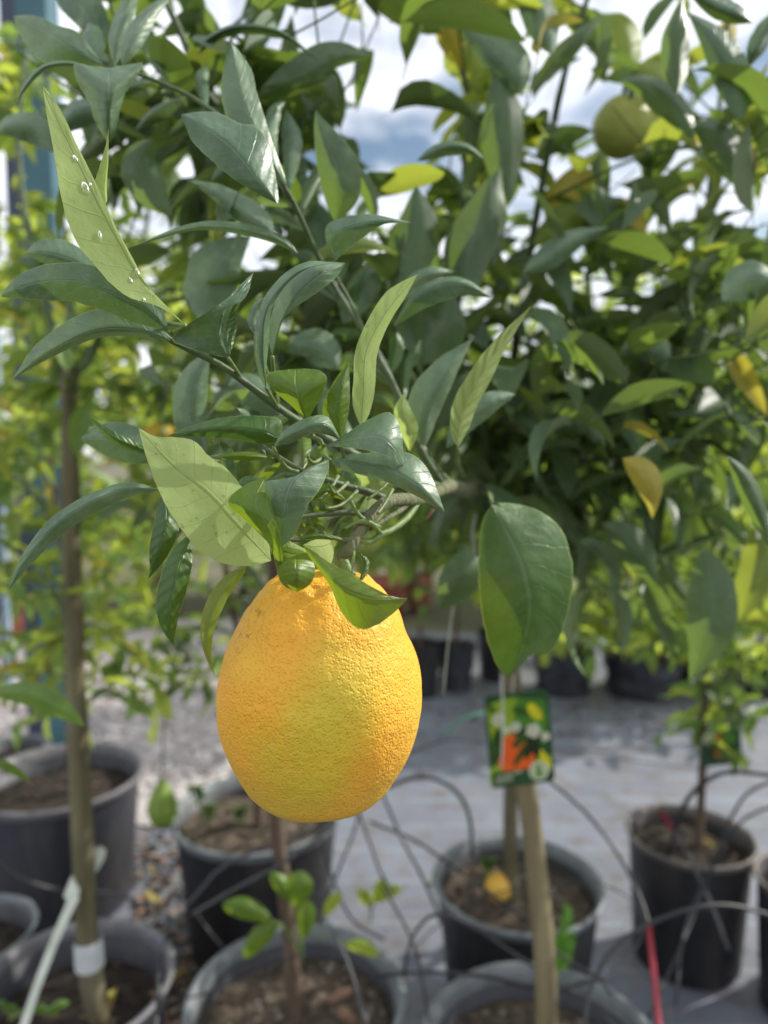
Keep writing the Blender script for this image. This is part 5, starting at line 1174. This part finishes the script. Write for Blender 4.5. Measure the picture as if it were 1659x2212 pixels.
weed(20, 2205, dD - .1, [(20 + q * 14, 2190, dD - .1, -5 + q * 26, 2165 + (q % 3) * 14, 9, 'mid') for q in range(7)], 'low green weeds at the front of the taped-trunk pot')
# ferny asparagus weed behind the stake
t = thing('ferny_weed', P(1190, 2110, 1.12), 'feathery bright green weed rising behind the wooden stake', 'weed')
for s in range(15):
    x1 = 1212 + random.uniform(-40, 26); y1 = random.uniform(1915, 2070)
    c = catmull([(1190, 2110, 1.12), ((1190 + x1) / 2 + 5, (2110 + y1) / 2, 1.1), (x1, y1, 1.1)], 26)
    mb = MB(); ptube(mb, [c[0], c[13], c[26]], .0008, .0005, n=10, k=4)
    for q in range(4, 27):
        for _ in range(4):
            a = random.random() * 6.28; e = (c[q][0] + 17 * math.cos(a), c[q][1] + 17 * math.sin(a), c[q][2] + random.uniform(-.008, .008))
            p0, p1 = P(*c[q]), P(*e); up = Vector((0, 0, .0013)) if abs(math.cos(a)) > .5 else Vector((.0013, 0, 0)); mb.add([p0 - up, p0 + up, p1], [(0, 1, 2)])
    mb.build('frond', M['fern'], t)
# fallen leaves and litter
def fallen(px, py, z, ln, rot, mt, label, tilt=.15, name='fallen_leaf'):
    p, d = plane(px, py, z); o = bpy.data.objects.new(name, random.choice(TPL[mt])[0]); link(o); o.location = p; o.scale = (ln,) * 3; o.rotation_euler = (tilt, random.uniform(-.2, .2), rot)
    return tag(o, label, 'leaf', 'fallen leaves')
fallen(228, 2200, POTS['D'][2] + .012, .055, .1, 'yellow', 'yellow fallen leaf on dark soil at the foot of the taped trunk', .5)
for px, py, rot, mt, lb in ((330, 1890, .4, 'yellow', 'tan fallen leaf between the large blue-grey pot and the black pot'), (345, 1950, 1.2, 'yellow', 'orange-brown fallen leaf lying highest in the littered gap'), (380, 2060, 2.0, 'yellow', 'pale fallen leaf in the gap beside the taped-trunk pot'), (400, 2095, 2.8, 'yellow', 'curled fallen leaf lowest in the littered gap'), (1545, 1835, .5, 'yellow', 'straw-coloured fallen leaf on the soil of the brown-rimmed pot'), (1285, 1525, .2, 'yellow', 'brown fallen leaf on the fabric before the grow bags'), (960, 1905, 1.5, 'yellow', 'fallen leaf on fabric left of the black pot with fallen fruit'), (1690, 1640, 1.5, 'yellow', 'fallen leaf by the cut-off pot')):
    fallen(px, py, POTS['I'][2] + .01 if px == 1545 else .02, .05, rot, mt, lb)
def lit(x0, x1, y0, y1):
    def f():
        p, d = plane(random.uniform(x0, x1), random.uniform(y0, y1), .014); return (p.x, p.y, .016)
    return f
stones('leaf_litter', 900, lit(290, 460, 1770, 2240), .004, .014, [M['chip'], M['soildark'], M['pebble'], M['soildark'], M['potblack']], flatten=.25)
stones('leaf_litter', 160, lit(700, 1659, 1900, 2212), .002, .006, [M['chip'], M['soildark'], M['pebble']], flatten=.3)
stones('leaf_litter', 300, lit(850, 1659, 1500, 1600), .004, .014, [M['chip'], M['soildark'], M['soildark']], flatten=.3)
# shards in the seedling pot
for x, y, r_, s, lb in ((735, 2150, .5, 30, 'reddish bark shard lying on the seedling pot soil'), (748, 2192, -1.0, 34, 'second reddish bark shard meeting the first at an angle')):
    p, d = plane(x, y, POTS['F'][2] + .014); mb = MB()
    w = s / FP * d; ca, sa = math.cos(r_), math.sin(r_); V = []
    for zz, sc in ((-.003, 1), (.003, .85)):
        for a, b in ((-1, -.3), (.2, -.42), (1, -.1), (.8, .3), (-.3, .35), (-.9, .2)): V.append((p.x + sc * w * (a * ca - b * sa), p.y + sc * w * (a * sa + b * ca), p.z + zz + .004 * a))
    mb.add(V, [tuple(range(6))[::-1], tuple(range(6, 12))] + [(i, (i + 1) % 6, 6 + (i + 1) % 6, 6 + i) for i in range(6)]); tag(mb.build('bark_shard', M['chip'], None, origin=p, smooth=False), lb, 'shard')
# near leaves at the lower left edge, from a plant just outside
t = thing('citrus_shoot', P(-80, 1520, .62), 'blurred fresh shoot reaching in at the left edge over the pots', 'shoot')
mb = MB(); ptube(mb, [(-120, 1560, .64), (-60, 1510, .62), (-15, 1500, .62)], .003, .0015, n=8); ptube(mb, [(-120, 1560, .64), (-70, 1600, .62), (-25, 1655, .62)], .003, .0015, n=8); mb.build('stem', M['stem'], t)
sight_leaf(t, [(-30, 1498, .62), (50, 1498, .6), (120, 1525, .6), (186, 1568, .61)], 30, 26, 10, 12, 'mid', .5)
sight_leaf(t, [(-30, 1650, .62), (0, 1648, .6), (35, 1665, .6), (68, 1692, .61)], 9, 12, 6, 6, 'lime', .5)
print('objects', len(bpy.data.objects))
